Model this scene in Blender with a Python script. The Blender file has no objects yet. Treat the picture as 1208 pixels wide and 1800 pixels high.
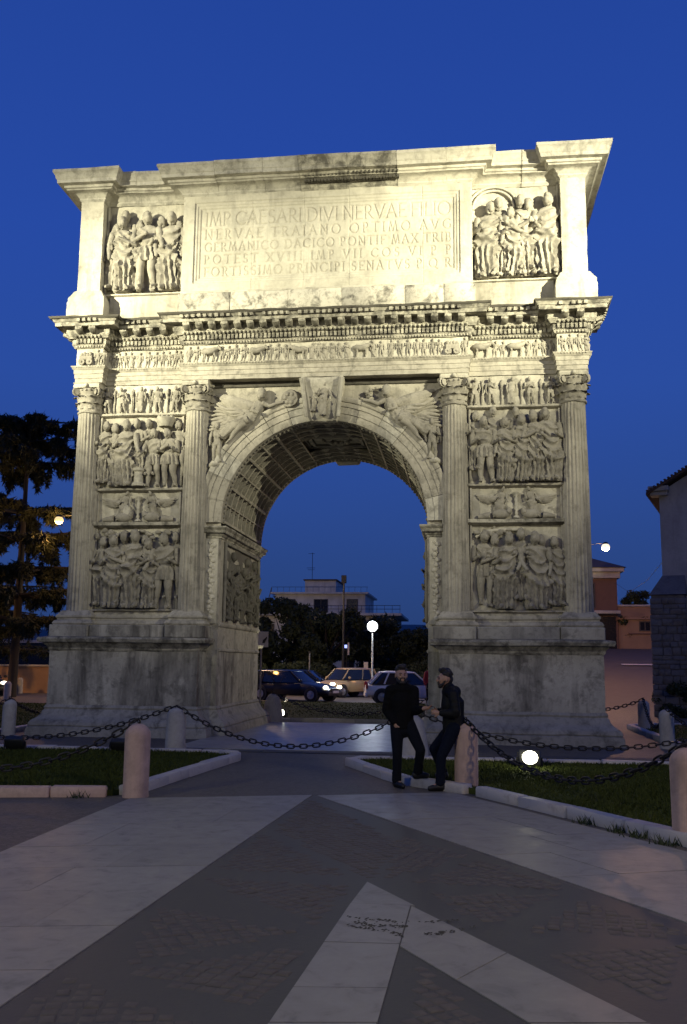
import bpy, math, random
import numpy as np
from mathutils import Vector, Matrix
pi = math.pi
SC = bpy.context.scene
COL = SC.collection
rng = np.random.default_rng(7)
random.seed(7)

# ------------------------------------------------------------------ camera
cd = bpy.data.cameras.new('camera')
cam = bpy.data.objects.new('camera', cd); COL.objects.link(cam)
YAW, PIT, ROL = 0.12444, 0.158, 0.0100
_f = Vector((-math.sin(YAW)*math.cos(PIT), math.cos(YAW)*math.cos(PIT), math.sin(PIT)))
_r = Vector((math.cos(YAW), math.sin(YAW), 0)); _u = _r.cross(_f)
_c, _s = math.cos(ROL), math.sin(ROL)
_r, _u = _c*_r + _s*_u, _c*_u - _s*_r
cam.matrix_world = Matrix(((_r.x, _u.x, -_f.x, 3.386), (_r.y, _u.y, -_f.y, -22.978), (_r.z, _u.z, -_f.z, 1.768), (0, 0, 0, 1)))
cd.sensor_fit = 'VERTICAL'; cd.sensor_height = 24.0; cd.lens = 24.0*1668.3/1800.0
cd.clip_start = 0.05; cd.clip_end = 3000
SC.camera = cam

# ------------------------------------------------------------------ dusk sky
W = bpy.data.worlds.new('World'); SC.world = W; W.use_nodes = True
nt = W.node_tree; nt.nodes.clear()
wo = nt.nodes.new('ShaderNodeOutputWorld'); bg = nt.nodes.new('ShaderNodeBackground')
tc = nt.nodes.new('ShaderNodeTexCoord'); sp = nt.nodes.new('ShaderNodeSeparateXYZ')
cr = nt.nodes.new('ShaderNodeValToRGB')
nt.links.new(tc.outputs['Generated'], sp.inputs[0]); nt.links.new(sp.outputs['Z'], cr.inputs[0])
nt.links.new(cr.outputs[0], bg.inputs[0]); nt.links.new(bg.outputs[0], wo.inputs[0])
e = cr.color_ramp.elements
e[0].position = 0.0; e[0].color = (0.0200, 0.0460, 0.150, 1)
e[1].position = 1.0; e[1].color = (0.0120, 0.0440, 0.260, 1)
for p_, c_ in ((0.06, (0.0215, 0.0550, 0.195, 1)), (0.16, (0.0235, 0.0660, 0.270, 1)), (0.28, (0.0235, 0.0740, 0.350, 1)), (0.42, (0.0200, 0.0690, 0.370, 1)), (0.60, (0.0165, 0.0590, 0.330, 1))):
    q_ = e.new(p_); q_.color = c_
bg.inputs[1].default_value = 1.0

# ------------------------------------------------------------------ render settings
SC.view_settings.view_transform = 'Standard'; SC.view_settings.look = 'None'
SC.view_settings.exposure = 0.0; SC.view_settings.gamma = 1.0; SC.view_settings.use_curve_mapping = False
SC.render.engine = 'CYCLES'
SC.cycles.use_denoising = True
try: SC.cycles.denoiser = 'OPENIMAGEDENOISE'
except Exception: pass
SC.cycles.max_bounces = 5; SC.cycles.diffuse_bounces = 3; SC.cycles.glossy_bounces = 3
SC.cycles.sample_clamp_indirect = 4.0
SC.cycles.use_light_tree = True

# lamp powers in one place (each lamp is built with its fitting further down)
FLOOD_L, FLOOD_R = 56000.0, 60000.0
STREET_A, STREET_B = 2300.0, 1500.0
LAMP_LEFT, LAMP_RIGHT, LAMP_GLOBE = 450.0, 1500.0, 220.0
WARM = (1.0, 0.94, 0.48); SODIUM = (1.0, 0.50, 0.14); FLOODC = (1.0, 0.95, 0.67); COOL = (0.85, 0.95, 1.0)

# ------------------------------------------------------------------ mesh helpers
class MB:
    def __init__(s): s.v = []; s.f = []; s.n = 0
    def add(s, V, F):
        V = np.asarray(V, float).reshape(-1, 3)
        s.v.append(V); o = s.n
        s.f += [tuple(i+o for i in f) for f in F]
        s.n += len(V); return s
    def grid(s, G, cu=False, cv=False, cap0=False, cap1=False):
        G = np.asarray(G, float); R, C = G.shape[:2]; F = []
        for r in range(R if cu else R-1):
            r2 = (r+1) % R
            for c in range(C if cv else C-1):
                c2 = (c+1) % C
                F.append((r*C+c, r*C+c2, r2*C+c2, r2*C+c))
        if cap0: F.append(tuple(range(C-1, -1, -1)))
        if cap1: F.append(tuple(range((R-1)*C, R*C)))
        return s.add(G, F)
    def box(s, x0, x1, y0, y1, z0, z1, b=0.0):
        if b <= 0:
            V = [(x, y, z) for z in (z0, z1) for y in (y0, y1) for x in (x0, x1)]
            return s.add(V, [(0,2,3,1),(4,5,7,6),(0,1,5,4),(2,6,7,3),(0,4,6,2),(1,3,7,5)])
        b = min(b, (x1-x0)/2.01, (y1-y0)/2.01, (z1-z0)/2.01)
        def ring(i, z):
            return [(x0+i, y0+b, z), (x0+b, y0+i, z), (x1-b, y0+i, z), (x1-i, y0+b, z), (x1-i, y1-b, z), (x1-b, y1-i, z), (x0+b, y1-i, z), (x0+i, y1-b, z)]
        G = [ring(b*.8, z0), ring(0, z0+b), ring(0, z1-b), ring(b*.8, z1)]
        return s.grid(G, cv=True, cap0=True, cap1=True)
    def tube(s, P, R, n=8, cap=True, flat=1.0, up=(0, 0, 1)):
        P = [Vector(p) for p in P]
        if not hasattr(R, '__len__'): R = [R]*len(P)
        G = []; U = Vector(up); prev = None
        for i, p in enumerate(P):
            t = (P[min(i+1, len(P)-1)] - P[max(i-1, 0)])
            t = t.normalized() if t.length > 1e-9 else Vector((0, 0, 1))
            a = t.cross(U) if prev is None else prev - t*prev.dot(t)
            if a.length < 1e-4: a = t.cross(Vector((1, 0.1, 0)))
            a.normalize(); b_ = t.cross(a); prev = a
            G.append([tuple(p + a*(R[i]*math.cos(2*pi*k/n)) + b_*(R[i]*flat*math.sin(2*pi*k/n))) for k in range(n)])
        return s.grid(G, cv=True, cap0=cap, cap1=cap)
    def lathe(s, prof, n=16, cx=0, cy=0, cap=True, a0=0.0, a1=None):
        full = a1 is None
        A = [2*pi*k/n for k in range(n)] if full else [a0+(a1-a0)*k/n for k in range(n+1)]
        G = [[(cx+r*math.sin(a), cy-r*math.cos(a), z) for a in A] for r, z in prof]
        return s.grid(G, cv=full, cap0=cap and prof[0][0] > 1e-4, cap1=cap and prof[-1][0] > 1e-4)
    def ball(s, c, r, n=10, m=7):
        rx, ry, rz = r if hasattr(r, '__len__') else (r, r, r)
        G = []
        for i in range(m+1):
            t = -pi/2 + pi*i/m
            ct = max(math.cos(t), 1e-3)
            G.append([(c[0]+rx*ct*math.cos(2*pi*k/n), c[1]+ry*ct*math.sin(2*pi*k/n), c[2]+rz*math.sin(t)) for k in range(n)])
        return s.grid(G, cv=True, cap0=True, cap1=True)
    def poly(s, P, z0, z1=None):
        n = len(P)
        if z1 is None: return s.add([(x, y, z0) for x, y in P], [tuple(range(n))])
        V = [(x, y, z0) for x, y in P] + [(x, y, z1) for x, y in P]
        return s.add(V, [tuple(range(n-1, -1, -1)), tuple(range(n, 2*n))] + [(i, (i+1) % n, n+(i+1) % n, n+i) for i in range(n)])
    def arr(s): return np.vstack(s.v) if s.v else np.zeros((0, 3))
    def jitter(s, amp, fr, seed=0):
        V = s.arr(); s.v = [V + wob(V, fr, seed)*amp]; return s
    def xf(s, M):
        V = s.arr(); M = np.array(M); s.v = [V @ M[:3, :3].T + M[:3, 3]]; return s
    def mesh(s, name, m, smooth=None):
        me = bpy.data.meshes.new(name)
        me.from_pydata(s.arr().tolist(), [], s.f)
        if m is not None: me.materials.append(m)
        if smooth is not None:
            me.shade_smooth()
            if smooth < 179: me.set_sharp_from_angle(angle=math.radians(smooth))
        me.update(); return me
    def build(s, name, m, parent=None, smooth=None, loc=None):
        return link(name, s.mesh(name, m, smooth), parent, loc)

def wob(V, fr, seed=0):
    r = np.random.default_rng(seed+1000); out = np.zeros_like(V)
    for o in range(3):
        D = r.normal(size=(3, 3))*fr*(1.9**o); ph = r.uniform(0, 6.28, 3)
        out += np.sin(V @ D.T + ph)/(1.6**o)
    return out/1.9

def nz(X, Y, fr, seed):
    r = np.random.default_rng(seed); o = 0
    for k in range(4):
        a = r.uniform(0, 6.28, 3); d = r.normal(size=(3, 2))*fr*(1.8**k)
        o = o + sum(np.sin(X*d[i, 0]+Y*d[i, 1]+a[i]) for i in range(3))/3/(1.5**k)
    return o

def link(name, me, parent=None, loc=None):
    o = bpy.data.objects.new(name, me); COL.objects.link(o)
    if parent is not None: o.parent = parent
    if loc is not None: o.location = loc
    return o
def tag(o, label=None, cat=None, group=None, kind=None):
    for k, v in (('label', label), ('category', cat), ('group', group), ('kind', kind)):
        if v: o[k] = v
    return o
def empty(name, loc=(0, 0, 0), rz=0.0, label=None, cat=None, group=None):
    o = bpy.data.objects.new(name, None); COL.objects.link(o)
    o.location = loc; o.rotation_euler = (0, 0, rz); o.empty_display_size = .2
    return tag(o, label, cat, group)
def copy_tree(o, parent=None):
    c = o.copy(); COL.objects.link(c)
    if parent is not None: c.parent = parent
    for ch in list(o.children): copy_tree(ch, c)
    return c
def lamp(name, kind, loc, energy, color, parent=None, radius=.15, aim=None, size=None, blend=1.0):
    l = bpy.data.lights.new(name, kind); l.energy = energy; l.color = color; l.shadow_soft_size = radius
    o = bpy.data.objects.new(name, l); COL.objects.link(o); o.location = loc
    if kind == 'SPOT':
        l.spot_size = size; l.spot_blend = blend
        o.rotation_euler = (Vector(aim)-Vector(loc)).to_track_quat('-Z', 'Y').to_euler()
    return o

# ------------------------------------------------------------------ materials
class NB:
    def __init__(s, name):
        s.m = bpy.data.materials.new(name); s.m.use_nodes = True; s.t = s.m.node_tree
        s.b = s.t.nodes['Principled BSDF']; s.pos = None
    def n(s, t): return s.t.nodes.new(t)
    def l(s, a, b): s.t.links.new(a, b)
    def coord(s, scale=(1, 1, 1), obj=False):
        if obj: o = s.n('ShaderNodeTexCoord').outputs['Object']
        else:
            if s.pos is None: s.pos = s.n('ShaderNodeNewGeometry').outputs['Position']
            o = s.pos
        m = s.n('ShaderNodeMapping'); s.l(o, m.inputs[0]); m.inputs['Scale'].default_value = scale
        return m.outputs[0]
    def noise(s, scale, co=None, detail=5, rough=.6, dist=0.0):
        t = s.n('ShaderNodeTexNoise'); t.inputs['Scale'].default_value = scale; t.inputs['Detail'].default_value = detail
        t.inputs['Roughness'].default_value = rough; t.inputs['Distortion'].default_value = dist
        s.l(co if co is not None else s.coord(), t.inputs['Vector']); return t.outputs['Fac']
    def ramp(s, fac, a, b, ca=(0, 0, 0, 1), cb=(1, 1, 1, 1)):
        r = s.n('ShaderNodeValToRGB'); s.l(fac, r.inputs[0]); e = r.color_ramp.elements
        e[0].position = a; e[1].position = b; e[0].color = ca; e[1].color = cb; return r.outputs[0]
    def mix(s, fac, a, b, mode='MIX'):
        m = s.n('ShaderNodeMix'); m.data_type = 'RGBA'; m.blend_type = mode
        for v, i in ((fac, 0), (a, 6), (b, 7)):
            if isinstance(v, (int, float)): m.inputs[i].default_value = v
            elif isinstance(v, tuple): m.inputs[i].default_value = (*v[:3], 1)
            else: s.l(v, m.inputs[i])
        return m.outputs[2]
    def bump(s, h, dist=.02, strength=.6, chain=None):
        b = s.n('ShaderNodeBump'); b.inputs['Distance'].default_value = dist; b.inputs['Strength'].default_value = strength
        s.l(h, b.inputs['Height'])
        if chain is not None: s.l(chain, b.inputs['Normal'])
        return b.outputs[0]
    def mul(s, a, k):
        m = s.n('ShaderNodeMath'); m.operation = 'MULTIPLY'; s.l(a, m.inputs[0])
        if isinstance(k, (int, float)): m.inputs[1].default_value = k
        else: s.l(k, m.inputs[1])
        return m.outputs[0]
    def out(s, col, rough=.8, normal=None, metal=0.0, spec=.5):
        b = s.b
        if isinstance(col, tuple): b.inputs['Base Color'].default_value = (*col[:3], 1)
        else: s.l(col, b.inputs['Base Color'])
        if isinstance(rough, (int, float)): b.inputs['Roughness'].default_value = rough
        else: s.l(rough, b.inputs['Roughness'])
        b.inputs['Metallic'].default_value = metal; b.inputs['Specular IOR Level'].default_value = spec
        if normal is not None: s.l(normal, b.inputs['Normal'])
        return s.m

def stone(name, base, dirt=.5, crust=.35, streak=.5, sx=2.6, seed=0.0, bumpd=.012, rough=.85, sr=(.52, .74), cr=(.52, .66)):
    n = NB(name)
    co = n.coord(); off = n.n('ShaderNodeVectorMath'); off.operation = 'ADD'; n.l(co, off.inputs[0]); off.inputs[1].default_value = (seed*7.3, seed*3.1, seed*1.7); co = off.outputs[0]
    big = n.noise(.9, co, 4, .55); fine = n.noise(14, co, 6, .7)
    mp = n.n('ShaderNodeMapping'); n.l(co, mp.inputs[0]); mp.inputs['Scale'].default_value = (sx, sx, .32)
    st = n.noise(1.0, mp.outputs[0], 5, .65, .3)
    c = n.mix(n.ramp(big, .35, .68), tuple(k*.80 for k in base), tuple(min(k*1.12, .8) for k in base))
    c = n.mix(n.mul(n.ramp(fine, .38, .72), .35), c, tuple(k*.62 for k in base))
    c = n.mix(n.mul(n.ramp(st, sr[0], sr[1]), streak), c, (.085, .078, .068))
    med = n.noise(3.2, co, 6, .68, .4)
    c = n.mix(n.mul(n.ramp(med, cr[0], cr[1]), crust), c, (.055, .05, .042))
    gr = n.noise(7.5, co, 6, .72, .5)
    c = n.mix(n.mul(n.ramp(gr, .50, .68), crust*.75), c, tuple(k*.30 for k in base))
    pale = n.noise(2.1, co, 5, .6)
    c = n.mix(n.mul(n.ramp(pale, .60, .74), dirt*.5), c, tuple(min(k*1.35, .8) for k in base))
    h = n.mix(.5, fine, med)
    return n.out(c, rough, n.bump(h, bumpd, .7), spec=.3)

M = {}
M['stone'] = stone('weathered_marble', (.39, .36, .295), .5, .55, .6)
M['relief'] = stone('carved_marble', (.45, .42, .345), .4, .40, .40, seed=1, bumpd=.02)
M['column'] = stone('fluted_marble', (.39, .36, .295), .5, .42, .7, sx=4, seed=2)
M['pedestal'] = stone('stained_marble', (.41, .385, .325), 1.5, .55, 1.0, sx=1.7, seed=3, sr=(.45, .66))
M['base'] = stone('dark_marble', (.31, .295, .26), .6, .6, .5, seed=4)
M['fig'] = stone('weathered_figures', (.31, .285, .235), .5, .55, .35, seed=15, bumpd=.02)
M['dark_fig'] = stone('dark_figures', (.13, .12, .10), .6, .5, .3, seed=16, bumpd=.02)  # darker marble tone for the reliefs inside the passage
M['plinth'] = stone('stained_plinth', (.46, .43, .36), .5, .85, .7, sx=1.2, seed=17)
M['corn'] = stone('crusted_marble', (.37, .345, .28), .4, .85, .7, seed=5, bumpd=.02, cr=(.44, .60))
M['top'] = stone('black_crust_marble', (.075, .068, .055), .6, 1.0, .7, seed=6)
M['attic'] = stone('pale_marble', (.45, .42, .345), .4, .34, .55, seed=8)
M['repair'] = stone('repaired_marble', (.44, .415, .35), .4, .50, .65, seed=9, cr=(.49, .66))
M['vault'] = stone('vault_marble', (.22, .205, .17), .5, .5, .3, seed=10)  # darker marble tone for the vault and the passage frames
M['pinkst'] = stone('rose_granite', (.40, .31, .27), .4, .10, .15, seed=11, rough=.55)

def simple(name, col, rough=.6, metal=0.0, spec=.5, var=.25, sc=6.0, bump=0.0):
    n = NB(name); f = n.noise(sc, n.coord(obj=True), 5, .6)
    c = n.mix(f, tuple(k*(1-var) for k in col), tuple(min(1, k*(1+var)) for k in col))
    return n.out(c, rough, n.bump(f, bump, .6) if bump else None, metal, spec)
def glow(name, col, strength):
    n = NB(name); n.b.inputs['Base Color'].default_value = (.8, .8, .8, 1)
    n.b.inputs['Emission Color'].default_value = (*col, 1); n.b.inputs['Emission Strength'].default_value = strength
    return n.m
# ================================================================== sweeps along a plan
def offs(P, closed):
    n = len(P); O = []
    for i in range(n):
        a = P[i-1] if (closed or i > 0) else None
        b = P[(i+1) % n] if (closed or i < n-1) else None
        N = []
        for p, q in ((a, P[i]), (P[i], b)):
            if p is None or q is None: continue
            d = (q[0]-p[0], q[1]-p[1]); L = math.hypot(*d)
            N.append((d[1]/L, -d[0]/L))
        if len(N) == 1: O.append(N[0])
        else:
            k = 1+N[0][0]*N[1][0]+N[0][1]*N[1][1]
            O.append(((N[0][0]+N[1][0])/k, (N[0][1]+N[1][1])/k))
    return O
def subdiv(P, closed, step):
    Q = []; n = len(P)
    for i in range(n if closed else n-1):
        a, b = P[i], P[(i+1) % n]; L = math.hypot(b[0]-a[0], b[1]-a[1]); k = max(1, int(L/step))
        Q += [(a[0]+(b[0]-a[0])*j/k, a[1]+(b[1]-a[1])*j/k) for j in range(k)]
    if not closed: Q.append(P[-1])
    return Q
def sweep(mb, P, prof, closed=True, step=.35, rough=0.0, seed=0, back=None):
    """profile (out, z) carried along plan P (outside on the right hand)."""
    P = subdiv(P, closed, step); O = offs(P, closed)
    prof = list(prof)
    if not closed and back is not None: prof = [(back, prof[0][1])] + prof + [(back, prof[-1][1])]
    G = np.array([[(p[0]+o[0]*d, p[1]+o[1]*d, z) for d, z in prof] for p, o in zip(P, O)])
    if rough:
        w = wob(G.reshape(-1, 3), 5.0, seed).reshape(G.shape); G = G + w*rough
    C = G.shape[1]
    # faces oriented outward
    R = G.shape[0]; F = []
    for r in range(R if closed else R-1):
        r2 = (r+1) % R
        for c in range(C-1): F.append((r*C+c, r2*C+c, r2*C+c+1, r*C+c+1))
        if not closed: F.append((r*C+C-1, r2*C+C-1, r2*C, r*C))
    if not closed:
        F.append(tuple(range(C))); F.append(tuple((R-1)*C+c for c in range(C-1, -1, -1)))
    return mb.add(G, F)

# ================================================================== carved figures
KIND = {
 'toga': ([.0,.03,.1,.3,.45,.55,.65,.74,.80,.835,.86,.90],[.115,.13,.125,.13,.14,.14,.13,.15,.155,.12,.055,.045],[.08,.085,.085,.09,.10,.095,.09,.09,.085,.07,.05,.045]),
 'tunic': ([.38,.40,.47,.56,.62,.74,.80,.835,.86,.90],[.13,.14,.13,.115,.115,.145,.15,.11,.05,.042],[.09,.095,.09,.085,.08,.085,.085,.06,.045,.04]),
 'nude': ([.42,.45,.50,.58,.64,.74,.80,.835,.86,.90],[.06,.115,.12,.10,.105,.135,.14,.10,.048,.042],[.06,.085,.085,.075,.075,.08,.08,.06,.045,.04]),
}
def head(mb, c, r, turn, rg, hair=True, n=14, m=10):
    G = []
    fd = (math.sin(turn), -math.cos(turn))
    ph = rg.uniform(0, 6, 3)
    for i in range(m+1):
        t = -pi/2+pi*i/m; row = []
        for k in range(n):
            a = 2*pi*k/n
            x, y, z = math.cos(t)*math.sin(a), -math.cos(t)*math.cos(a), math.sin(t)
            f = x*fd[0]+y*fd[1]
            s = 1.0
            if hair and (z > .46 or f < .22): s += .20+.11*math.sin(8*a+ph[0])*math.cos(9*t+ph[1])
            else: s -= .04
            if f > .72 and -.28 < z < .22: s += .34*(f-.72)/.28
            if f > .5 and -.8 < z < -.42: s += .20+.05*math.sin(7*a)
            if f > .5 and .22 < z < .42: s += .07
            if f > .6 and .02 < z < .2 and abs(x*fd[1]-y*fd[0]) > .2: s -= .10
            row.append((c[0]+r*.82*x*s, c[1]+r*.95*y*s, c[2]+r*1.18*z*s))
        G.append(row)
    mb.grid(G, cv=True, cap0=True, cap1=True)
def figure(seed, kind='toga', H=1.6, lean=0.0, turn=0.0, arms=None, twist=None, depth=1.0, wide=1.0, nohead=False, N=60):
    """one relief figure, feet at z=0, facing -y; x to the right."""
    rg = np.random.default_rng(seed); mb = MB()
    kz, kw, kd = KIND[kind]
    Mr = 74 if H > .9 else 20
    if H <= .9: N = 18
    zz = np.linspace(kz[0], kz[-1], Mr); th = np.linspace(0, 2*pi, N, endpoint=False)
    hw = np.interp(zz, kz, kw)*wide*.90; hd = np.interp(zz, kz, kd)
    Z, T = np.meshgrid(zz, th, indexing='ij')
    tf = (T+pi) % (2*pi)-pi
    ph = rg.uniform(0, 6.28, 6); sd = rg.choice([-1, 1]); dg = rg.uniform(2.4, 4.2)*sd
    sh = lambda u: (1-np.abs(np.sin(u)))**1.2
    vert = sh(6.5*T+ph[0]+1.4*np.sin(4*Z+ph[1]))
    diag = sh(24*Z+dg*tf*.55+ph[2]+.6*np.sin(3*tf+ph[3]))
    swag = sh(25*(Z-.13*(tf-.25*sd)**2)+ph[4])
    if kind == 'toga':
        wl = np.clip((.46-Z)/.1, 0, 1); wt = np.clip((Z-.60)/.08, 0, 1)*np.clip((.83-Z)/.05, 0, 1); wm = np.clip(1-wl*.75-wt, 0, 1)*np.clip((.83-Z)/.05, 0, 1)
        D = .42*vert*wl+.32*diag*wt+.36*swag*wm-.15
        D = D + .38*np.exp(-((Z-.42+.12*np.sin(tf*1.3+sd))/.035)**2)*(np.cos(tf) > -.2)
    elif kind == 'tunic':
        wl = np.clip((.58-Z)/.05, 0, 1); wt = np.clip((Z-.62)/.05, 0, 1)*np.clip((.82-Z)/.05, 0, 1)
        D = .38*vert*wl+.26*diag*wt-.11
        D = D - .14*np.exp(-((Z-.59)/.018)**2)
    else:
        D = -.10*np.exp(-((tf)/.25)**2)*(Z > .6)*(Z < .8) + .03*np.sin(20*Z)*(np.abs(tf) < .8)
    con = .022*np.sin(pi*1.25*Z+.3)*sd
    X = hw[:, None]*np.sin(T)*(1+D)+con; Y = -hd[:, None]*np.cos(T)*(1+D*1.5)*depth*.86
    mb.grid(np.stack([X, Y, Z], -1), cv=True, cap0=True, cap1=True)
    # feet / legs
    if kind == 'toga':
        for s in (-1, 1):
            mb.tube([(s*.06, -.02, .06), (s*.065, -.07, .04), (s*.075+.02*sd, -.13, .018)], [.04, .034, .02], 7)
    else:
        for s in (-1, 1):
            k = .02 if s == sd else -.01
            mb.tube([(s*.06+con[0, 0], 0, .47), (s*(.068+k), -.035, .30), (s*(.066+k), -.03, .26), (s*(.075+k*2), .0, .15), (s*(.078+k*2.5), .0, .05), (s*(.082+k*2.5), -.01, .0)], [.066, .054, .047, .046, .028, .03], 8)
            mb.tube([(s*(.08+k*2.5), .0, .03), (s*(.085+k*2.5)+.02*sd, -.09, .015)], [.032, .02], 6)
    # arms
    if arms is None: arms = rg.choice(['down', 'down', 'bent', 'cross'], 2)
    for s, a in zip((-1, 1), arms):
        S = (s*.135*wide+con[-6, 0], -.01, .79)
        if a == 'down': E, Hn = (s*.19, -.01, .62), (s*.165, -.07, .45)
        elif a == 'bent': E, Hn = (s*.175, -.02, .60), (s*.09, -.13, .66)
        elif a == 'cross': E, Hn = (s*.17, -.05, .62), (-s*.02, -.13, .70)
        elif a == 'up': E, Hn = (s*.25, -.04, .80), (s*.27, -.06, 1.0)
        else: E, Hn = (s*.195, -.05, .63), (s*.25, -.13, .52)
        S, E, Hn = map(np.array, (S, E, Hn))
        mb.tube([S+(0, 0, .02), S*.6+E*.4, E, E*.6+Hn*.4, Hn], [.042, .044, .036, .030, .020], 8)
        mb.ball(Hn, (.026, .024, .03), 6, 4)
    if not nohead: head(mb, (con[-1, 0]+.02*math.sin(turn), -.045, .94), .063, turn, rg, n=20 if H > .9 else 12, m=14 if H > .9 else 8)
    V = mb.arr(); V[:, 0] += lean*V[:, 2]; V = V*H
    V = V + wob(V, 9/H, seed)*.006*H + wob(V, 34/H, seed+1)*.0045*H
    mb.v = [V]; return mb

def feather_wing(mb, root, span, ang, spread, n=7, w=.07, y=-.05, curve=.3, sd=1):
    """fan of long overlapping feathers; angles in degrees, mirrored with sd."""
    for k in range(n):
        t = k/(n-1); a = math.radians(ang+spread*t); L = span*(1-.45*t)
        P = []
        for j in range(6):
            q = j/5; aa = a+curve*q
            P.append((root[0]+sd*math.cos(aa)*L*q, y-.035*(1-t)-.03*math.sin(q*pi), root[2]+math.sin(aa)*L*q))
        mb.tube(P, [w*.5, w*.85, w, w*.95, w*.75, w*.25], 6, flat=.45, up=(0, 1, 0))
    for k in range(n+2):
        t = k/(n+1); a = math.radians(ang+spread*t); L = span*.42*(1-.3*t)
        mb.tube([(root[0], y-.06, root[2]), (root[0]+sd*math.cos(a)*L*.6, y-.11, root[2]+math.sin(a)*L*.6), (root[0]+sd*math.cos(a)*L, y-.07, root[2]+math.sin(a)*L)], [w*.5, w*.8, w*.35], 6, flat=.5, up=(0, 1, 0))

# ================================================================== the arch
AR = empty('triumphal_arch', (0, 0, 0), 0, 'weathered marble triumphal arch with one tall opening, floodlit along its top', 'monument')
T = 4.8; A = 2.58
def part(name, parent=AR): 
    return None
# --- pier cores (walls behind columns, passage sides)
for s in (-1, 1):
    mb = MB(); x0, x1 = sorted((s*A, s*6.16))
    nz_ = 30
    P = [(x0, 0), (x1, 0), (x1, T), (x0, T)]
    zs = np.linspace(2.06, 8.82, 20)
    sweep(mb, P, [(0, z) for z in zs if z < 5.1] + [(0, 5.1)], True, .4, .008, 3+s)
    mb.build('pier', M['stone'], AR, 40)
# spandrel wall above springing, with round opening
CZ = 5.22
mb = MB()
for yy, fl in ((0.0, False), (T, True)):
    G = []
    for k in range(49):
        a = pi*k/48
        x, z = -A*math.cos(a), CZ+A*math.sin(a)
        xo = np.interp(a, [0, .9, pi-.9, pi], [-6.16, -6.16, 6.16, 6.16]); zo = np.interp(a, [0, .9, pi/2, pi-.9, pi], [5.1, 8.82, 8.82, 8.82, 5.1])
        if a < .02: z = 5.1
        if a > pi-.02: z = 5.1
        G.append([(x+(xo-x)*t, yy, z+(zo-z)*t) for t in (0, .33, .66, 1)])
    G = np.array(G)
    mb.grid(G[::-1] if fl else G)
for s in (-1, 1):
    V = [(s*6.16, 0, 5.1), (s*6.16, T, 5.1), (s*6.16, T, 8.82), (s*6.16, 0, 8.82)]
    mb.add(V, [(0, 1, 2, 3) if s > 0 else (3, 2, 1, 0)])
mb.build('spandrel_wall', M['stone'], AR)
# core above
MB().box(-6.3, 6.3, .02, T-.02, 8.82, 13.9).build('attic_core', M['attic'], AR)

# --- pedestals: plan of one whole pier with projecting pedestals front and back
def ped_plan(s):
    P = [(2.58, 0), (2.87, 0), (2.87, -.70), (6.57, -.70), (6.57, 0), (6.16, 0), (6.16, T), (6.57, T), (6.57, T+.7), (2.87, T+.7), (2.87, T), (2.58, T)]
    if s < 0: P = [(-x, y) for x, y in P][::-1]
    return P
def front_plan(s):
    P = [(2.87, 0), (2.87, -.70), (6.57, -.70), (6.57, .0)]
    if s < 0: P = [(-x, y) for x, y in P][::-1]
    return P
for s in (-1, 1):
    pl = ped_plan(s)
    die = sweep(MB(), pl, [(0, z) for z in np.linspace(.55, 2.06, 6)], True, .35, .007, 20+s).build('pedestal', M['pedestal'], AR, 40)
    prof = [(.02, .72), (.05, .66), (.03, .62), (.07, .58), (.10, .50), (.17, .42), (.26, .36), (.30, .31), (.31, .25), (.29, .23), (.33, .21), (.35, .10), (.36, -.05)]
    sweep(MB(), pl, prof, True, .3, .012, 24+s).build('base_moulding', M['base'], die, 35)
    for yb in (0, 1):
        fp = front_plan(s) if yb == 0 else [(x, T-y) for x, y in front_plan(s)][::-1]
        cor = sweep(MB(), fp, [(.0, 2.0), (.03, 2.04), (.03, 2.08), (.10, 2.16), (.13, 2.19), (.22, 2.21), (.245, 2.28), (.23, 2.32), (.10, 2.34)], False, .22, .014, 30+s+yb, back=-.4).build('pedestal_cornice', M['corn'], die, 35)
        m = MB()   # plinth course with blocks under each column
        sg = -1 if yb == 0 else 1; y0 = -.72 if yb == 0 else T+.72
        xa = [(2.72, 3.72), (3.735, 5.62), (5.635, 6.62)]
        for k, (a, b) in enumerate(xa):
            xx = sorted((s*a, s*b)); d = 0 if k != 1 else .06
            yy = sorted((y0-sg*d, y0-sg*.75))
            MB().box(xx[0], xx[1], yy[0], yy[1], 2.335, 2.63, .02).jitter(.006, 4, 40+k).build('plinth_block', M['base'] if (k == 1 and s > 0) else M['pedestal'], die, 30)
        m = MB()
        # base course with mouldings running under panel and columns
        P = [(2.9, 0), (2.9, -.40), (3.66, -.40), (3.66, -.10), (5.72, -.10), (5.72, -.40), (6.5, -.40), (6.5, 0)]
        if s < 0: P = [(-x, y) for x, y in P][::-1]
        if yb: P = [(x, T-y) for x, y in P][::-1]
        sweep(m, P, [(.0, 2.62), (.10, 2.63), (.13, 2.68), (.10, 2.74), (.04, 2.77), (.04, 2.80), (.07, 2.83), (.07, 2.87), (.02, 2.92), (0, 2.96), (-.05, 3.0)], False, .3, .006, 50+s, back=-.5)
        m.build('column_base_moulding', M['stone'], AR, 35)

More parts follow.
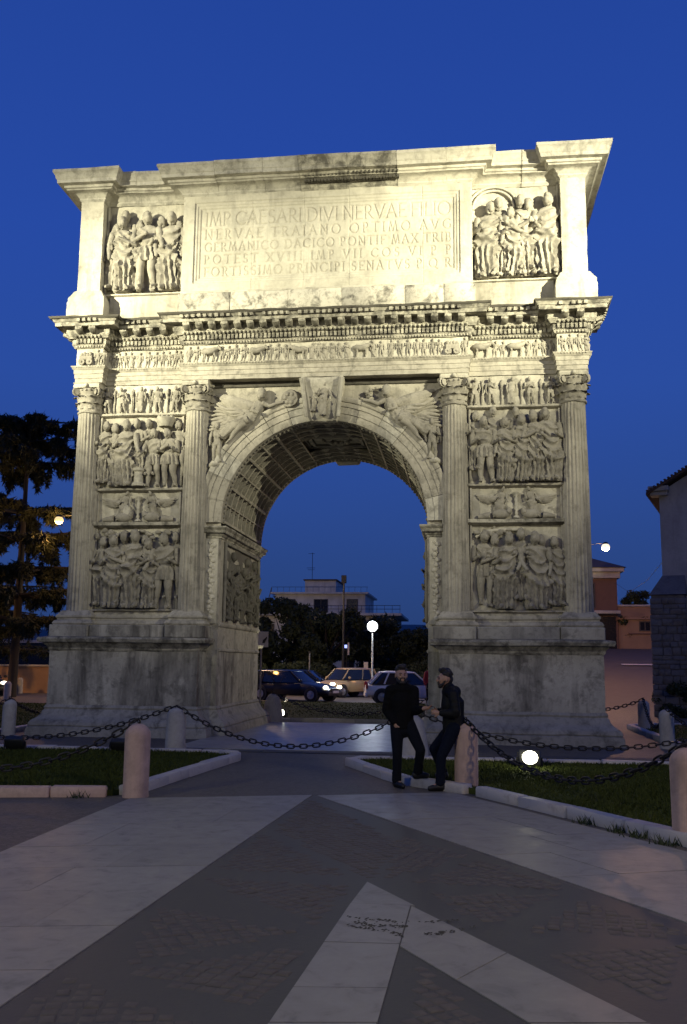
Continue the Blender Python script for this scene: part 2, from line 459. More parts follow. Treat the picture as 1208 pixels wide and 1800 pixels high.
# --- columns
def shaft_mesh():
    mb = MB(); nf = 22; per = 6; G = []
    for z in np.linspace(2.97, 8.06, 22):
        t = (z-2.97)/5.09; r = .335-.045*t**1.5
        row = []
        for k in range(nf*per):
            a = 2*pi*k/(nf*per); q = (k % per)/per
            flute = 0 if q < .22 or z < 3.04 or z > 7.98 else .034*math.sin((q-.22)/.78*pi)**.7
            row.append(((r-flute)*math.sin(a), -(r-flute)*math.cos(a), z))
        G.append(row)
    G = np.array(G); G += wob(G.reshape(-1, 3), 3.5, 5).reshape(G.shape)*.006
    mb.grid(G, cv=True); return mb
def leaf(mb, ang, r0, z0, h, w, curl=.09):
    G = []
    for j in range(7):
        q = j/6; z = z0+h*(q if q < .85 else .85+ (q-.85)*-.6); r = r0+.012+curl*max(0, q-.45)**1.6*3.2
        ww = w*(.75+.5*math.sin(q*pi*.9))*(1 if q < .8 else 1-(q-.8)*2.5)
        row = []
        for i in range(7):
            u = (i-3)/3; a = ang+u*ww/r0*.5
            rr = r+.022*(1-abs(u))-.012*abs(math.sin(u*pi*1.5+q*5))
            row.append((rr*math.sin(a), -rr*math.cos(a), z-.02*abs(u)*q))
        G.append(row)
    mb.grid(G)
def capital_meshes():
    bell = MB().lathe([(.30, 8.04), (.325, 8.06), (.325, 8.09), (.285, 8.11), (.285, 8.3), (.30, 8.5), (.33, 8.6), (.355, 8.64), (.345, 8.68), (.30, 8.70)], 28)
    for k in range(8): leaf(bell, k*pi/4, .285, 8.1, .27, .21)
    for k in range(8): leaf(bell, (k+.5)*pi/4, .30, 8.16, .42, .19, .10)
    for k in range(20):
        a = 2*pi*k/20; bell.ball((.35*math.sin(a), -.35*math.cos(a), 8.645), (.035, .035, .03), 6, 4)
    for k in range(4):
        a = pi/4+k*pi/2; c = np.array([.40*math.sin(a), -.40*math.cos(a), 8.60]); tdir = np.array([math.cos(a), math.sin(a), 0])
        rad = np.array([math.sin(a), -math.cos(a), 0])
        P = []
        for j in range(22):
            q = j/21; rr = .105*(1-q*.8); b = q*4.2*pi+pi/2
            P.append(c+rad*rr*math.cos(b)*-1+np.array([0, 0, rr*math.sin(b)]))
        bell.tube(P, [.03*(1-.5*j/21) for j in range(22)], 6)
        bell.tube([c-tdir*.07, c-tdir*.03, c+tdir*.03, c+tdir*.07], [.085, .06, .06, .085], 10)
        bell.tube([c*np.array([.75, .75, 0])+np.array([0, 0, 8.70]), c+np.array([0, 0, .10])], [.05, .04], 6)
    ab = MB(); G = []
    for z, o in ((8.70, .0), (8.74, .03), (8.76, .035), (8.775, .0), (8.80, .0), (8.825, .05), (8.835, .03)):
        row = []
        for k in range(32):
            a = 2*pi*k/32; q = ((a-pi/4) % (pi/2))/(pi/2)-.5
            r = (.34+.13*(abs(q)*2)**2.2)+o*.6
            row.append((r*math.sin(a), -r*math.cos(a), z))
        G.append(row)
    ab.grid(G, cv=True, cap0=True, cap1=True)
    for k in range(4):
        a = k*pi/2; ab.ball((.37*math.sin(a), -.37*math.cos(a), 8.75), (.06, .06, .06), 8, 5)
    return bell, ab
sh_me = shaft_mesh().mesh('shaft', M['column'], 50)
bell, ab = capital_meshes()
bell.jitter(.008, 12, 3); ab.jitter(.006, 8, 4)
cap_me = bell.mesh('capital', M['fig'], 50); ab_me = ab.mesh('abacus', M['relief'], 40)
cb = MB().box(-.42, .42, -.42, .42, 2.625, 2.70, .01).lathe([(.40, 2.70), (.425, 2.73), (.43, 2.76), (.40, 2.79), (.375, 2.80), (.37, 2.84), (.385, 2.86), (.40, 2.89), (.385, 2.92), (.355, 2.935), (.34, 2.97)], 32)
cb_me = cb.mesh('base', M['stone'], 40)
for yy, rot in ((-.05, 0), (T+.05, pi)):
    for x in (-6.13, -3.26, 3.26, 6.13):
        c = empty('column', (x, yy, 0), rot); c.parent = AR
        for nme, me in (('shaft', sh_me), ('capital', cap_me), ('abacus', ab_me), ('base', cb_me)): link(nme, me, c)

# --- entablature
def ent_plan(e=0.0):
    F = [(-6.47, -.34), (-5.74, -.34), (-5.74, -.04), (-3.62, -.04), (-3.62, -.34), (3.62, -.34), (3.62, -.04), (5.74, -.04), (5.74, -.34), (6.47, -.34)]
    B = [(6.47, .62), (6.22, .62), (6.22, T-.62), (6.47, T-.62), (6.47, T+.34), (5.74, T+.34), (5.74, T+.04), (3.62, T+.04), (3.62, T+.34), (-3.62, T+.34), (-3.62, T+.04), (-5.74, T+.04), (-5.74, T+.34), (-6.47, T+.34), (-6.47, T-.62), (-6.22, T-.62), (-6.22, .62), (-6.47, .62)]
    return F+B
EP = ent_plan()
ent = sweep(MB(), EP, [(-.5, 8.84), (0, 8.84), (0, 8.95), (.018, 8.955), (.018, 9.07), (.036, 9.075), (.036, 9.17), (.06, 9.19), (.075, 9.22), (.10, 9.25), (.10, 9.27), (0, 9.28)], True, .35, .006, 60).build('architrave', M['stone'], AR, 30)
fr = sweep(MB(), EP, [(0, 9.275), (-.012, 9.29), (-.012, 9.52), (-.012, 9.76)], True, .4, .004, 61).build('frieze', M['relief'], AR, 40)
cor = sweep(MB(), EP, [(-.02, 9.755), (.03, 9.76), (.055, 9.79), (.07, 9.83), (.07, 9.84), (.085, 9.845), (.085, 9.985), (.15, 9.99), (.165, 10.02), (.20, 10.05), (.20, 10.065), (.215, 10.07), (.215, 10.225), (.43, 10.23), (.435, 10.30), (.44, 10.33), (.46, 10.335), (.475, 10.37), (.52, 10.41)], True, .16, .011, 62).build('cornice', M['corn'], AR, 30)
sweep(MB(), EP, [(.50, 10.395), (.53, 10.40), (.555, 10.43), (.56, 10.455), (.48, 10.475), (.2, 10.55), (-.3, 10.62)], True, .14, .014, 63).build('cornice_edge', M['top'], cor, 30)
# rows along the front plan: dentils, egg-and-dart, modillions
def along(P, pitch, inset=.0):
    out = []
    for a, b in zip(P[:-1], P[1:]):
        d = Vector((b[0]-a[0], b[1]-a[1], 0)); L = d.length; d.normalize(); n = Vector((d.y, -d.x, 0))
        k = max(1, int(round((L)/pitch)))
        for j in range(k):
            out.append((Vector((a[0], a[1], 0))+d*(L*(j+.5)/k), d, n, L/k))
    return out
FP = EP[:10]; FPX = [(-6.47, T/2), (-6.47, -.34)] and FP
SIDES = [[(6.47, -.34), (6.47, .62)], [(-6.47, .62), (-6.47, -.34)]]
den = MB(); egg = MB(); lot = MB(); egg2 = MB()
def obox(mb, c, d, n, hw, o0, o1, z0, z1):
    V = []
    for z in (z0, z1):
        for o in (o0, o1):
            for w in (-hw, hw):
                p = c+d*w+n*o; V.append((p.x, p.y, z))
    mb.add(V, [(0,2,3,1),(4,5,7,6),(0,1,5,4),(2,6,7,3),(0,4,6,2),(1,3,7,5)])
for PP in [FP]+SIDES:
    for c, d, n, w in along(PP, .105):
        if rng.random() < .95: obox(den, c, d, n, w*.31, .07, .145-.02*rng.random(), 9.86, 9.98)
    for c, d, n, w in along(PP, .105):
        p = c+n*.185; egg.ball((p.x, p.y, 10.03), (w*.36, w*.36, .04), 6, 4)
    for c, d, n, w in along(PP, .075):
        p = c+n*.085; egg2.ball((p.x, p.y, 9.245), (w*.36, .02, .025), 6, 4)
        p = c+n*.06; egg2.ball((p.x, p.y, 9.80), (w*.36, w*.36, .028), 6, 4)
    for c, d, n, w in along(PP, .15):
        if rng.random() < .9: obox(lot, c, d, n, w*.27, .435, .515+.02*rng.random(), 10.315, 10.40)
for nme, m_, mm in (('dentil_row', den, 'corn'), ('egg_moulding', egg, 'corn'), ('bead_moulding', egg2, 'stone'), ('leaf_moulding', lot, 'corn')):
    tag(m_.jitter(.005, 9, 2).build(nme, M[mm], cor, 50), kind='stuff')
# modillion: scrolled bracket
mo = MB(); G = []
for x in (-.085, -.06, .06, .085):
    i = .0 if abs(x) < .07 else .012
    G.append([(x, -.0, 10.085+i), (x, -.06, 10.075+i), (x, -.13, 10.12+i), (x, -.19, 10.135+i), (x, -.215, 10.16), (x, -.20, 10.20), (x, -.20, 10.232), (x, 0, 10.232)])
mo.grid(G, cap0=True, cap1=True)
mo.ball((0, -.195, 10.165), (.07, .03, .035), 8, 5)
mo_me = mo.jitter(.004, 14, 6).mesh('modillion', M['corn'], 45)
for PP in [FP]+SIDES:
    for c, d, n, w in along(PP, .33):
        if w < .2: continue
        o = link('modillion', mo_me, cor); o.location = (c+n*.215); o.rotation_euler = (0, 0, math.atan2(n.x, -n.y)); o.rotation_euler[2] = math.atan2(d.y, d.x)

# --- procession in the frieze
var = [figure(300+k, ['tunic', 'toga', 'tunic', 'tunic', 'toga', 'nude'][k], .42, lean=.06*(-1)**k, turn=[.8, .5, -.3, 1.0, .2, .7][k], wide=1.12) for k in range(6)]
var_me = [v.mesh('procession_figure', M['fig'], 60) for v in var]
def animal():
    mb = MB()
    mb.tube([(-.19, -.02, .26), (-.12, -.04, .27), (0, -.05, .25), (.1, -.05, .27), (.17, -.04, .31), (.24, -.04, .35)], [.05, .085, .085, .085, .06, .045], 10)
    mb.tube([(.22, -.04, .37), (.27, -.05, .34), (.31, -.06, .29)], [.045, .045, .025], 8)
    for s in (-1, 1): mb.tube([(.24, -.04+s*.03, .39), (.25, -.04+s*.06, .43)], [.015, .006], 5)
    for x, q in ((-.15, .02), (-.1, -.03), (.09, .03), (.14, -.02)):
        mb.tube([(x, -.04+q, .22), (x+.015, -.04+q, .12), (x-.01, -.04+q, .0)], [.035, .02, .018], 6)
    return mb
def wagon():
    mb = MB(); mb.box(-.18, .18, -.08, 0, .16, .27, .01)
    for x in (-.11, .11):
        mb.tube([(x, -.11, .09), (x, -.05, .09)], [.09, .09], 14); mb.ball((x, -.11, .09), .03, 6, 4)
    for k in range(4): mb.ball((-.12+.08*k, -.04, .30+.02*(k % 2)), (.05, .05, .06), 7, 5)
    return mb
an_me = animal().jitter(.004, 20, 1).mesh('procession_bull', M['fig'], 60); wg_me = wagon().jitter(.004, 20, 2).mesh('procession_wagon', M['fig'], 40)
rf = random.Random(4)
def march(x0, x1, y):
    x = x0
    while x < x1:
        r = rf.random()
        if r < .16: me, w = an_me, .46
        elif r < .24: me, w = wg_me, .42
        else: me, w = rf.choice(var_me), rf.uniform(.15, .24)
        if x+w > x1+.05: me, w = rf.choice(var_me[:4]), .16
        o = link(me.name.split('.')[0], me, fr, (x+w/2, y, 9.30)); k = rf.uniform(.93, 1.04); o.scale = (k*rf.choice((1, 1, -1)), k, k)
        x += w
march(-6.4, -5.8, -.33); march(-5.65, -3.7, -.03); march(-3.55, 3.55, -.33); march(3.7, 5.65, -.03); march(5.8, 6.4, -.33)
# ================================================================== archivolt, imposts, vault
def arc_piece(a0, a1, prof, n=6, cz=CZ, rough=.004, seed=0):
    """profile (r, y) turned from angle a0 to a1 (0 = right springing)."""
    G = np.array([[(r*math.cos(a), y, cz+r*math.sin(a)) for r, y in prof] for a in np.linspace(a0, a1, n)])
    G += wob(G.reshape(-1, 3), 5, seed).reshape(G.shape)*rough
    m = MB(); C = G.shape[1]
    m.grid(G, cv=True, cap0=True, cap1=True); return m
vp = [(2.575, .30), (2.575, -.05), (2.60, -.065), (2.76, -.065), (2.77, -.088), (2.93, -.09), (2.94, -.115), (3.04, -.12), (3.06, -.15), (3.10, -.165), (3.15, -.175), (3.18, -.165), (3.18, .02)]
av = empty('archivolt'); av.parent = AR
nv = 15; da = (pi+.0)/nv
for face in (0, 1):
    for k in range(nv):
        p_ = vp if face == 0 else [(r, T-y) for r, y in vp]
        d = .004*rng.normal()
        m = arc_piece(k*da+.0012, (k+1)*da-.0012, [(r, y+d) for r, y in p_], 6, CZ, .006, 70+k)
        m.build('voussoir', M['stone'] if k % 4 else M['repair'], av, 35)
for s in (-1, 1):
    P = [(-3.35, 0), (-2.58, 0), (-2.58, T), (-3.35, T)]
    if s > 0: P = [(-x, y) for x, y in P][::-1]
    sweep(MB(), P, [(0, 4.82), (.02, 4.83), (.02, 4.87), (.05, 4.89), (.07, 4.93), (.13, 4.95), (.14, 4.97), (.14, 5.02), (.17, 5.05), (.19, 5.08), (.18, 5.11), (-.02, 5.12)], False, .25, .010, 80+s, back=-.1).build('impost', M['corn'], AR, 35)
    # carved strips beside the passage
    for yb in (0, T):
        sg = -1 if yb == 0 else 1
        xx = sorted((s*2.62, s*2.95)); yy = sorted((yb+sg*.05, yb-sg*.02))
        m = MB().box(xx[0], xx[1], yy[0], yy[1], 2.70, 4.81, .01)
        if yb == 0:
            for k in range(15):
                z = 2.85+k*.128; m.ball((s*2.785+.05*math.sin(k*1.9), yy[0], z), (.075, .035, .06), 7, 5)
                m.ball((s*2.785-.05*math.sin(k*1.9), yy[0], z+.06), (.04, .025, .04), 6, 4)
        m.jitter(.007, 9, 81).build('jamb_strip', M['relief'], AR, 40)
    # mouldings of the passage side
    for z0, pf in ((2.70, [(0, 2.62), (.03, 2.64), (.05, 2.68), (.05, 2.71), (.02, 2.74), (0, 2.75)]), (2.05, [(0, 2.02), (.035, 2.04), (.04, 2.08), (.02, 2.10), (0, 2.11)])):
        P = [(-2.58, .06), (-2.58, T-.06)]
        if s > 0: P = [(-x, y) for x, y in P][::-1]
        sweep(MB(), P, pf, False, .3, .008, 90, back=-.02).build('passage_moulding', M['stone'], AR, 35)

vault = MB()
G = np.array([[((A+.17)*math.cos(a), y, CZ+(A+.17)*math.sin(a)) for y in (.05, T-.05)] for a in np.linspace(-.03, pi+.03, 40)])
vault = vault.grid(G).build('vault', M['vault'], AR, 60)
NR, NC = 18, 9
w_, d_ = 2.60*pi*.985/NR, (T-.60)/NC
def tray():
    m = MB()
    def rr(i, z): x, y = w_/2-i, d_/2-i; return [(-x, -y, z), (x, -y, z), (x, y, z), (-x, y, z)]
    m.grid([rr(.002, .03), rr(.002, -.004), rr(.028, -.004), rr(.034, .016), rr(.075, .018), rr(.085, .05), rr(.12, .052), rr(.13, .10), rr(.18, .125)], cv=True, cap1=True)
    for k in range(6):
        a = k*pi/3; m.ball((.05*math.cos(a), .05*math.sin(a), .12), (.04, .04, .022), 6, 4)
    m.ball((0, 0, .11), .028, 6, 4)
    return m
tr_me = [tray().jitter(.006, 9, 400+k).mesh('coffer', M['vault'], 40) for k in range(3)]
def on_vault(name, me, parent, a, y, r=A):
    o = link(name, me, parent)
    rad = Vector((math.cos(a), 0, math.sin(a))); tan = Vector((-math.sin(a), 0, math.cos(a))); ax = Vector((0, 1, 0))
    o.matrix_local = Matrix(((tan.x, ax.x, rad.x, rad.x*r), (tan.y, ax.y, rad.y, y), (tan.z, ax.z, rad.z, CZ+rad.z*r), (0, 0, 0, 1)))
    return o
for r in range(NR):
    a = pi*.0075+pi*.985*(r+.5)/NR
    for c in range(NC):
        if r in (7, 8, 9, 10) and c in (3, 4, 5): continue
        on_vault('coffer', tr_me[(r*3+c) % 3], vault, a, .30+d_*(c+.5))
rib = MB().box(-.035, .035, -(T-.6)/2, (T-.6)/2, -.03, .02, .008).jitter(.006, 6, 3).mesh('rib', M['stone'], 40)
rib2 = MB().box(-.018, .018, -(T-.6)/2, (T-.6)/2, -.018, .02, .005).jitter(.005, 6, 4).mesh('rib', M['stone'], 40)
for c in range(NC+1):
    for a0, a1 in ((.012, 7/NR), (11/NR, .988)) if 3 <= c <= 6 else ((.012, .988),):
        arc_piece(pi*a0, pi*a1, [(A-.016, .28+d_*c), (A-.016, .32+d_*c), (A+.02, .32+d_*c), (A+.02, .28+d_*c)], 40, CZ, .005, c).build('hoop', M['stone'], vault, 40)
for r in range(NR+1):
    if r not in (8, 9, 10): on_vault('rib', rib if r % 2 == 0 else rib2, vault, pi*.0075+pi*.985*r/NR, T/2)
# crowned figure panel at the crown
m = MB(); hw, hd_ = w_*2, d_*1.5
for i, z0, z1 in ((0, -.035, .02), (.16, -.02, .03)):
    for (x0, x1, y0, y1) in ((-hw+i, hw-i, -hd_+i, -hd_+i+.09), (-hw+i, hw-i, hd_-i-.09, hd_-i), (-hw+i, -hw+i+.09, -hd_+i+.092, hd_-i-.092), (hw-i-.09, hw-i, -hd_+i+.092, hd_-i-.092)):
        m.box(x0, x1, y0, y1, z0, z1, .01)
m.box(-hw, hw, -hd_, hd_, .04, .08)
for k in range(9):
    a = 6.28*k/9+.3; m.ball((.42*math.cos(a)*rng.uniform(.5, 1), .42*math.sin(a)*rng.uniform(.5, 1), .02), (.15, .12, .06), 8, 5)
for k in range(5): m.ball((-.3+.15*k, .1*math.sin(3*k), -.02), (.06, .16, .06), 8, 5)
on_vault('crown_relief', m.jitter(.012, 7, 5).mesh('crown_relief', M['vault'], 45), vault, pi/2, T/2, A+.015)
for y0 in (.17, T-.17):
    hp = MB()
    for k in range(70):
        a = pi*(k+.5)/70; hp.ball(((A+.0)*math.cos(a), y0, CZ+(A+.0)*math.sin(a)), (.05, .07, .05), 6, 4)
    tag(hp.jitter(.01, 9, 8).build('guilloche_band', M['vault'], AR, 60), kind='stuff')
    G = np.array([[((A+.012)*math.cos(a), y0+q, CZ+(A+.012)*math.sin(a)) for q in (-.13, .13)] for a in np.linspace(0, pi, 50)])
    MB().grid(G).build('soffit_band', M['vault'], AR, 60)
# bottom of the rear keystone hanging below the crown
m = MB().box(-.36, .36, T-.1, T+.40, 7.735, 8.6, .07).jitter(.035, 7, 3); m.build('keystone', M['stone'], AR, 40)

# ================================================================== keystone with figure
m = MB(); G = []
for z, hw, yf in ((7.74, .33, -.24), (7.80, .36, -.30), (7.92, .38, -.33), (8.15, .42, -.36), (8.45, .47, -.43), (8.64, .50, -.50), (8.74, .52, -.52), (8.80, .53, -.50)):
    G.append([(-hw, .05, z), (-hw, yf, z), (-hw+.07, yf-.02, z), (-hw+.10, yf+.06, z), (0, yf+.09, z), (hw-.10, yf+.06, z), (hw-.07, yf-.02, z), (hw, yf, z), (hw, .05, z)])
m.grid(G, cv=True, cap0=True, cap1=True)
for s in (-1, 1):
    m.tube([(s*.40, -.37, 7.8), (s*.44, -.42, 8.2), (s*.48, -.50, 8.55), (s*.50, -.53, 8.75)], [.05, .05, .055, .075], 8)
ks = m.jitter(.008, 6, 9).build('keystone', M['relief'], AR, 40)
f = figure(501, 'toga', .86, lean=.04, turn=.3, arms=('bent', 'out')); f.build('keystone_figure', M['fig'], ks, 60, (.02, -.33, 7.83))
f = figure(502, 'toga', .70, turn=.8, arms=('up', 'bent')); f.build('keystone_figure', M['fig'], ks, 60, (-.24, -.28, 7.95))

# ================================================================== spandrels
def victory(s):
    m = MB(); X = lambda x: s*x
    # body: drapery loft along a slanting axis
    ax = [(-1.60, 8.28, .13), (-1.66, 8.16, .17), (-1.74, 8.00, .155), (-1.86, 7.86, .19), (-2.04, 7.74, .21), (-2.22, 7.66, .19), (-2.42, 7.56, .16), (-2.62, 7.42, .13)]
    P = np.array([(a, b) for a, b, c in ax]); Rr = np.array([c for a, b, c in ax]); t = np.linspace(0, len(ax)-1, 26)
    px = np.interp(t, range(len(ax)), P[:, 0]); pz = np.interp(t, range(len(ax)), P[:, 1]); rr = np.interp(t, range(len(ax)), Rr)
    G = []
    for i in range(26):
        dx, dz = np.gradient(px)[i], np.gradient(pz)[i]; L = math.hypot(dx, dz); nx_, nz_ = -dz/L, dx/L
        row = []
        for k in range(26):
            a = 2*pi*k/26; fold = 1+.24*((1-abs(math.sin(4*a+.35*i)))-.4)*(1 if i > 6 else .45)
            row.append((X(px[i]+nx_*rr[i]*math.cos(a)*fold), -.10-.9*rr[i]*math.sin(a)*fold, pz[i]+nz_*rr[i]*math.cos(a)*fold))
        G.append(row)
    m.grid(G, cv=True, cap0=True, cap1=True)
    for a, b in (((-1.98, 7.72), (-2.36, 7.30)), ((-1.9, 7.80), (-2.46, 7.46))):      # legs
        q = [(X(a[0]+(b[0]-a[0])*u), -.22+.03*u, a[1]+(b[1]-a[1])*u+.06*math.sin(u*pi)) for u in (0, .3, .5, .75, 1)]
        m.tube(q, [.115, .10, .075, .075, .04], 9); e = q[-1]
        m.tube([e, (e[0]-s*.10, e[1]-.02, e[2]-.09)], [.045, .025], 6)
    # flying drapery: long parallel folds
    for k in range(12):
        u = k/11; z0 = 7.98-.35*u; x0 = -1.95-.22*u
        P = [(X(x0-.85*q-.05*math.sin(q*5+k)), -.10-.05*math.sin(q*3+k*.8), z0+(.26-.62*u)*q+.04*math.sin(q*7+k)) for q in np.linspace(0, 1, 7)]
        P = [p for p in P if abs(p[0]) < 3.0]
        if len(P) > 2: m.tube(P, [.05]*(len(P)-1)+[.02], 6)
    fw = s*-1
    feather_wing(m, (X(-1.70), -.05, 8.20), 1.12, 9, -22, 6, .115, -.04, .12, fw)
    feather_wing(m, (X(-1.80), -.03, 8.08), .98, -14, -22, 5, .10, -.02, -.1, fw)
    # arms, palm or disc in the forward hand
    m.tube([(X(-1.54), -.16, 8.24), (X(-1.36), -.22, 8.13), (X(-1.20), -.22, 8.20), (X(-1.02), -.2, 8.24)], [.07, .06, .05, .035], 8)
    m.tube([(X(-1.70), -.16, 8.20), (X(-1.80), -.25, 8.02), (X(-1.62), -.28, 7.96)], [.065, .055, .04], 8)
    if s > 0:
        m.tube([(X(-.86), -.10, 8.34), (X(-.87), -.20, 8.34)], [.25, .22], 14)
        for k in range(6):
            a = k*pi/3; m.ball((X(-.86)+.12*math.cos(a), -.2, 8.34+.12*math.sin(a)), (.07, .04, .06), 6, 4)
    else:
        for k in range(9): m.ball((X(-.92+.10*math.sin(k*1.3)-.04*k), -.10, 8.20+.045*k), (.06, .05, .04), 7, 5)
    head(m, (X(-1.58), -.17, 8.47), .125, s*.9, np.random.default_rng(33+s))
    return m
# local x is written for the left spandrel (s=+1 keeps it, -1 mirrors)
for s in (1, -1):
    sp_ = empty('spandrel_relief'); sp_.parent = AR
    victory(s).jitter(.012, 6, 20+s).build('winged_victory', M['fig'], sp_, 60)
    g_ = figure(520+s, 'nude', .98, lean=.05*s, turn=.3*s, arms=('down', 'bent')); g_.build('season_boy', M['fig'], sp_, 60, (-s*2.74, -.13, 6.74))
    MB().tube([(-s*2.62, -.02, 6.74), (-s*2.78, -.16, 6.70), (-s*2.92, -.02, 6.66)], [.08, .09, .06], 8).build('console', M['relief'], sp_, 60)
    # cloth hung behind the boy
    m = MB()
    for k in range(5): m.tube([(-s*(2.62+.07*k), -.03, 7.75-.05*k), (-s*(2.60+.08*k), -.07, 7.45), (-s*(2.63+.07*k), -.04, 7.15)], [.045, .05, .03], 6)
    m.build('hanging_cloth', M['fig'], sp_, 60)
MB().box(-2.85, 2.85, -.05, .05, 8.70, 8.84, .01).build('shaded_fillet', M['top'], AR)  # near-black fillet: shade under the architrave put into its colour

# ================================================================== relief panels
def panel(s, z0, z1, x0=3.60, x1=5.82, y=-.01, rails=True, mat='relief', name='relief_panel'):
    xx = sorted((s*x0, s*x1))
    nx_, nz_ = 34, 34
    X, Z = np.meshgrid(np.linspace(xx[0], xx[1], nx_), np.linspace(z0, z1, nz_))
    Y = y-.0-.022*nz(X*2.5, Z*2.5, 3.0, int(abs(z0*10))+s)
    p = MB().grid(np.stack([X, Y, Z], -1)).build(name, M[mat], AR, 60)
    if rails:
        m = MB()
        for a, b in ((xx[0], xx[0]+.055), (xx[1]-.055, xx[1])): MB().box(a, b, y-.085, y+.02, z0, z1, .012).jitter(.006, 7, 3).build('panel_frame', M['stone'], p, 40)
    return p
def ledge(s, z0, z1, out, mat='stone', x0=3.56, x1=5.86):
    xx = sorted((s*x0, s*x1))
    sweep(MB(), [(xx[0], -.0), (xx[1], -.0)], [(.02, z0), (out*.5, z0+.01), (out, z0+(z1-z0)*.4), (out, z1-.012), (.02, z1)], False, .2, .008, int(z0*9), back=-.05).build('panel_ledge', M[mat], AR, 40)
def crowd(p, s, z, wide0, wide1, spec, y=-.03):
    for k, (u, H, kind, lay, opt) in enumerate(spec):
        x = wide0+(wide1-wide0)*u; H *= rng.uniform(.955, 1.03); opt = dict(opt); opt['lean'] = opt.get('lean', 0)+rng.uniform(-.035, .035)
        f = figure(1000+int(abs(z)*100)+k*7+(s+1)*50, kind, H, **opt)
        f.build('relief_figure', M['fig'], p, 60, (x, y-(.08 if lay == 0 else .01)-.01*k % .03, z+(0 if lay == 0 else lay)))
O = dict
for s in (-1, 1):
    ledge(s, 7.97, 8.07, .13); ledge(s, 6.01, 6.12, .13); ledge(s, 5.08, 5.24, .19, 'corn'); ledge(s, 2.97, 3.05, .16)
    x0, x1 = sorted((s*3.64, s*5.79))
    p = panel(s, 8.07, 8.83, rails=False)
    for k, u in enumerate((.05, .24, .47, .68, .90)):
        f = figure(700+k+10*s, ('tunic', 'tunic', 'toga', 'tunic', 'tunic')[k], .66, lean=.02*(-1)**k, turn=(.6, -.4, .2, .7, -.6)[k], wide=1.1)
        f.build('relief_figure', M['fig'], p, 60, (x0+(x1-x0)*u, -.07, 8.09))
    m = MB()
    for u in (.14, .36, .58, .80): m.tube([(x0+(x1-x0)*u, -.05, 8.08), (x0+(x1-x0)*u+.01, -.05, 8.72)], [.018, .016], 6); m.ball((x0+(x1-x0)*u, -.06, 8.6), (.04, .03, .09), 6, 4)
    m.build('standards', M['fig'], p, 60)
    # kneeling victories on either side of a candelabrum
    p = panel(s, 5.24, 6.01)
    cx = (x0+x1)/2
    MB().lathe([(.09, 5.26), (.07, 5.30), (.03, 5.33), (.05, 5.38), (.03, 5.42), (.055, 5.5), (.03, 5.55), (.05, 5.6), (.03, 5.65), (.05, 5.72), (.025, 5.78), (.06, 5.84), (.08, 5.88), (.02, 5.9)], 10, cx, -.07).jitter(.005, 20, 3).build('candelabrum', M['relief'], p, 60)
    for q in (-1, 1):
        m = figure(760+q+5*s, 'toga', .74, lean=-.28*q, turn=-q*.9, arms=('bent', 'out'), wide=1.2)
        m.xf(Matrix.Translation((cx+q*.50, -.06, 5.27)))
        feather_wing(m, (cx+q*.46, -.03, 5.78), .52, -8, -40, 6, .045, -.02, .25, q)
        m.ball((cx+q*.36, -.10, 5.36), (.22, .09, .12), 10, 6); m.tube([(cx+q*.2, -.1, 5.4), (cx+q*.14, -.12, 5.5)], [.08, .05], 7)
        m.tube([(cx+q*.62, -.08, 5.32), (cx+q*.92, -.06, 5.30)], [.10, .05], 8)
        m.jitter(.008, 12, 5).build('winged_victory', M['fig'], p, 60)
    if s < 0: MB().ball((x0+.78, -.10, 5.47), (.12, .06, .22), 12, 8).build('shield', M['relief'], p, 60)

x0, x1 = -5.79, -3.64
p = panel(-1, 6.12, 7.97)
crowd(p, -1, 6.14, x0, x1, [(.05, 1.60, 'toga', .10, O(turn=.9)), (.19, 1.65, 'toga', .02, O(turn=.8, arms=('down', 'bent'), depth=.8)), (.47, 1.49, 'toga', .24, O(turn=.4, depth=.6)), (.62, 1.49, 'toga', .28, O(turn=-.3, depth=.6)), (.95, 1.44, 'tunic', .26, O(turn=-.8, depth=.6, arms=('up', 'down'))),
    (.33, 1.77, 'toga', 0, O(turn=.7, arms=('bent', 'out'), wide=1.08)), (.69, 1.50, 'tunic', 0, O(turn=-.8, arms=('out', 'bent'), lean=-.04)), (.85, 1.52, 'tunic', 0, O(turn=-.6, arms=('cross', 'bent'), wide=1.15))])
m = MB().lathe([(.17, 7.68), (.2, 7.74), (.24, 7.86), (.25, 7.9), (.21, 7.92)], 14, x0+2.15*.80, -.12)
for k in range(10): m.ball((x0+1.72+.17*math.cos(k), -.12+.12*math.sin(k*2), 7.92), .06, 6, 4)
m.build('basket', M['relief'], p, 50)
MB().lathe([(.17, 6.14), (.17, 6.2), (.12, 6.24), (.11, 6.5), (.15, 6.54), (.15, 6.6), (.05, 6.62)], 14, x0+2.15*.50, -.16).build('small_altar', M['relief'], p, 40)
p = panel(-1, 3.05, 5.08)
crowd(p, -1, 3.07, x0, x1, [(.10, 1.75, 'toga', .06, O(turn=.8)), (.36, 1.78, 'toga', .10, O(turn=.5, depth=.7)), (.98, 1.60, 'tunic', .25, O(turn=-.7, depth=.6)), (.60, 1.60, 'toga', .22, O(turn=-.2, depth=.6)),
    (.22, 1.86, 'toga', 0, O(turn=.6, arms=('bent', 'cross'), wide=1.12)), (.47, 1.86, 'toga', 0, O(turn=.6, arms=('down', 'bent'), wide=1.1)), (.67, 1.78, 'toga', 0, O(turn=-.9, arms=('cross', 'bent'))), (.87, 1.82, 'tunic', 0, O(turn=-1.0, arms=('out', 'bent'), wide=1.2, lean=-.05))])
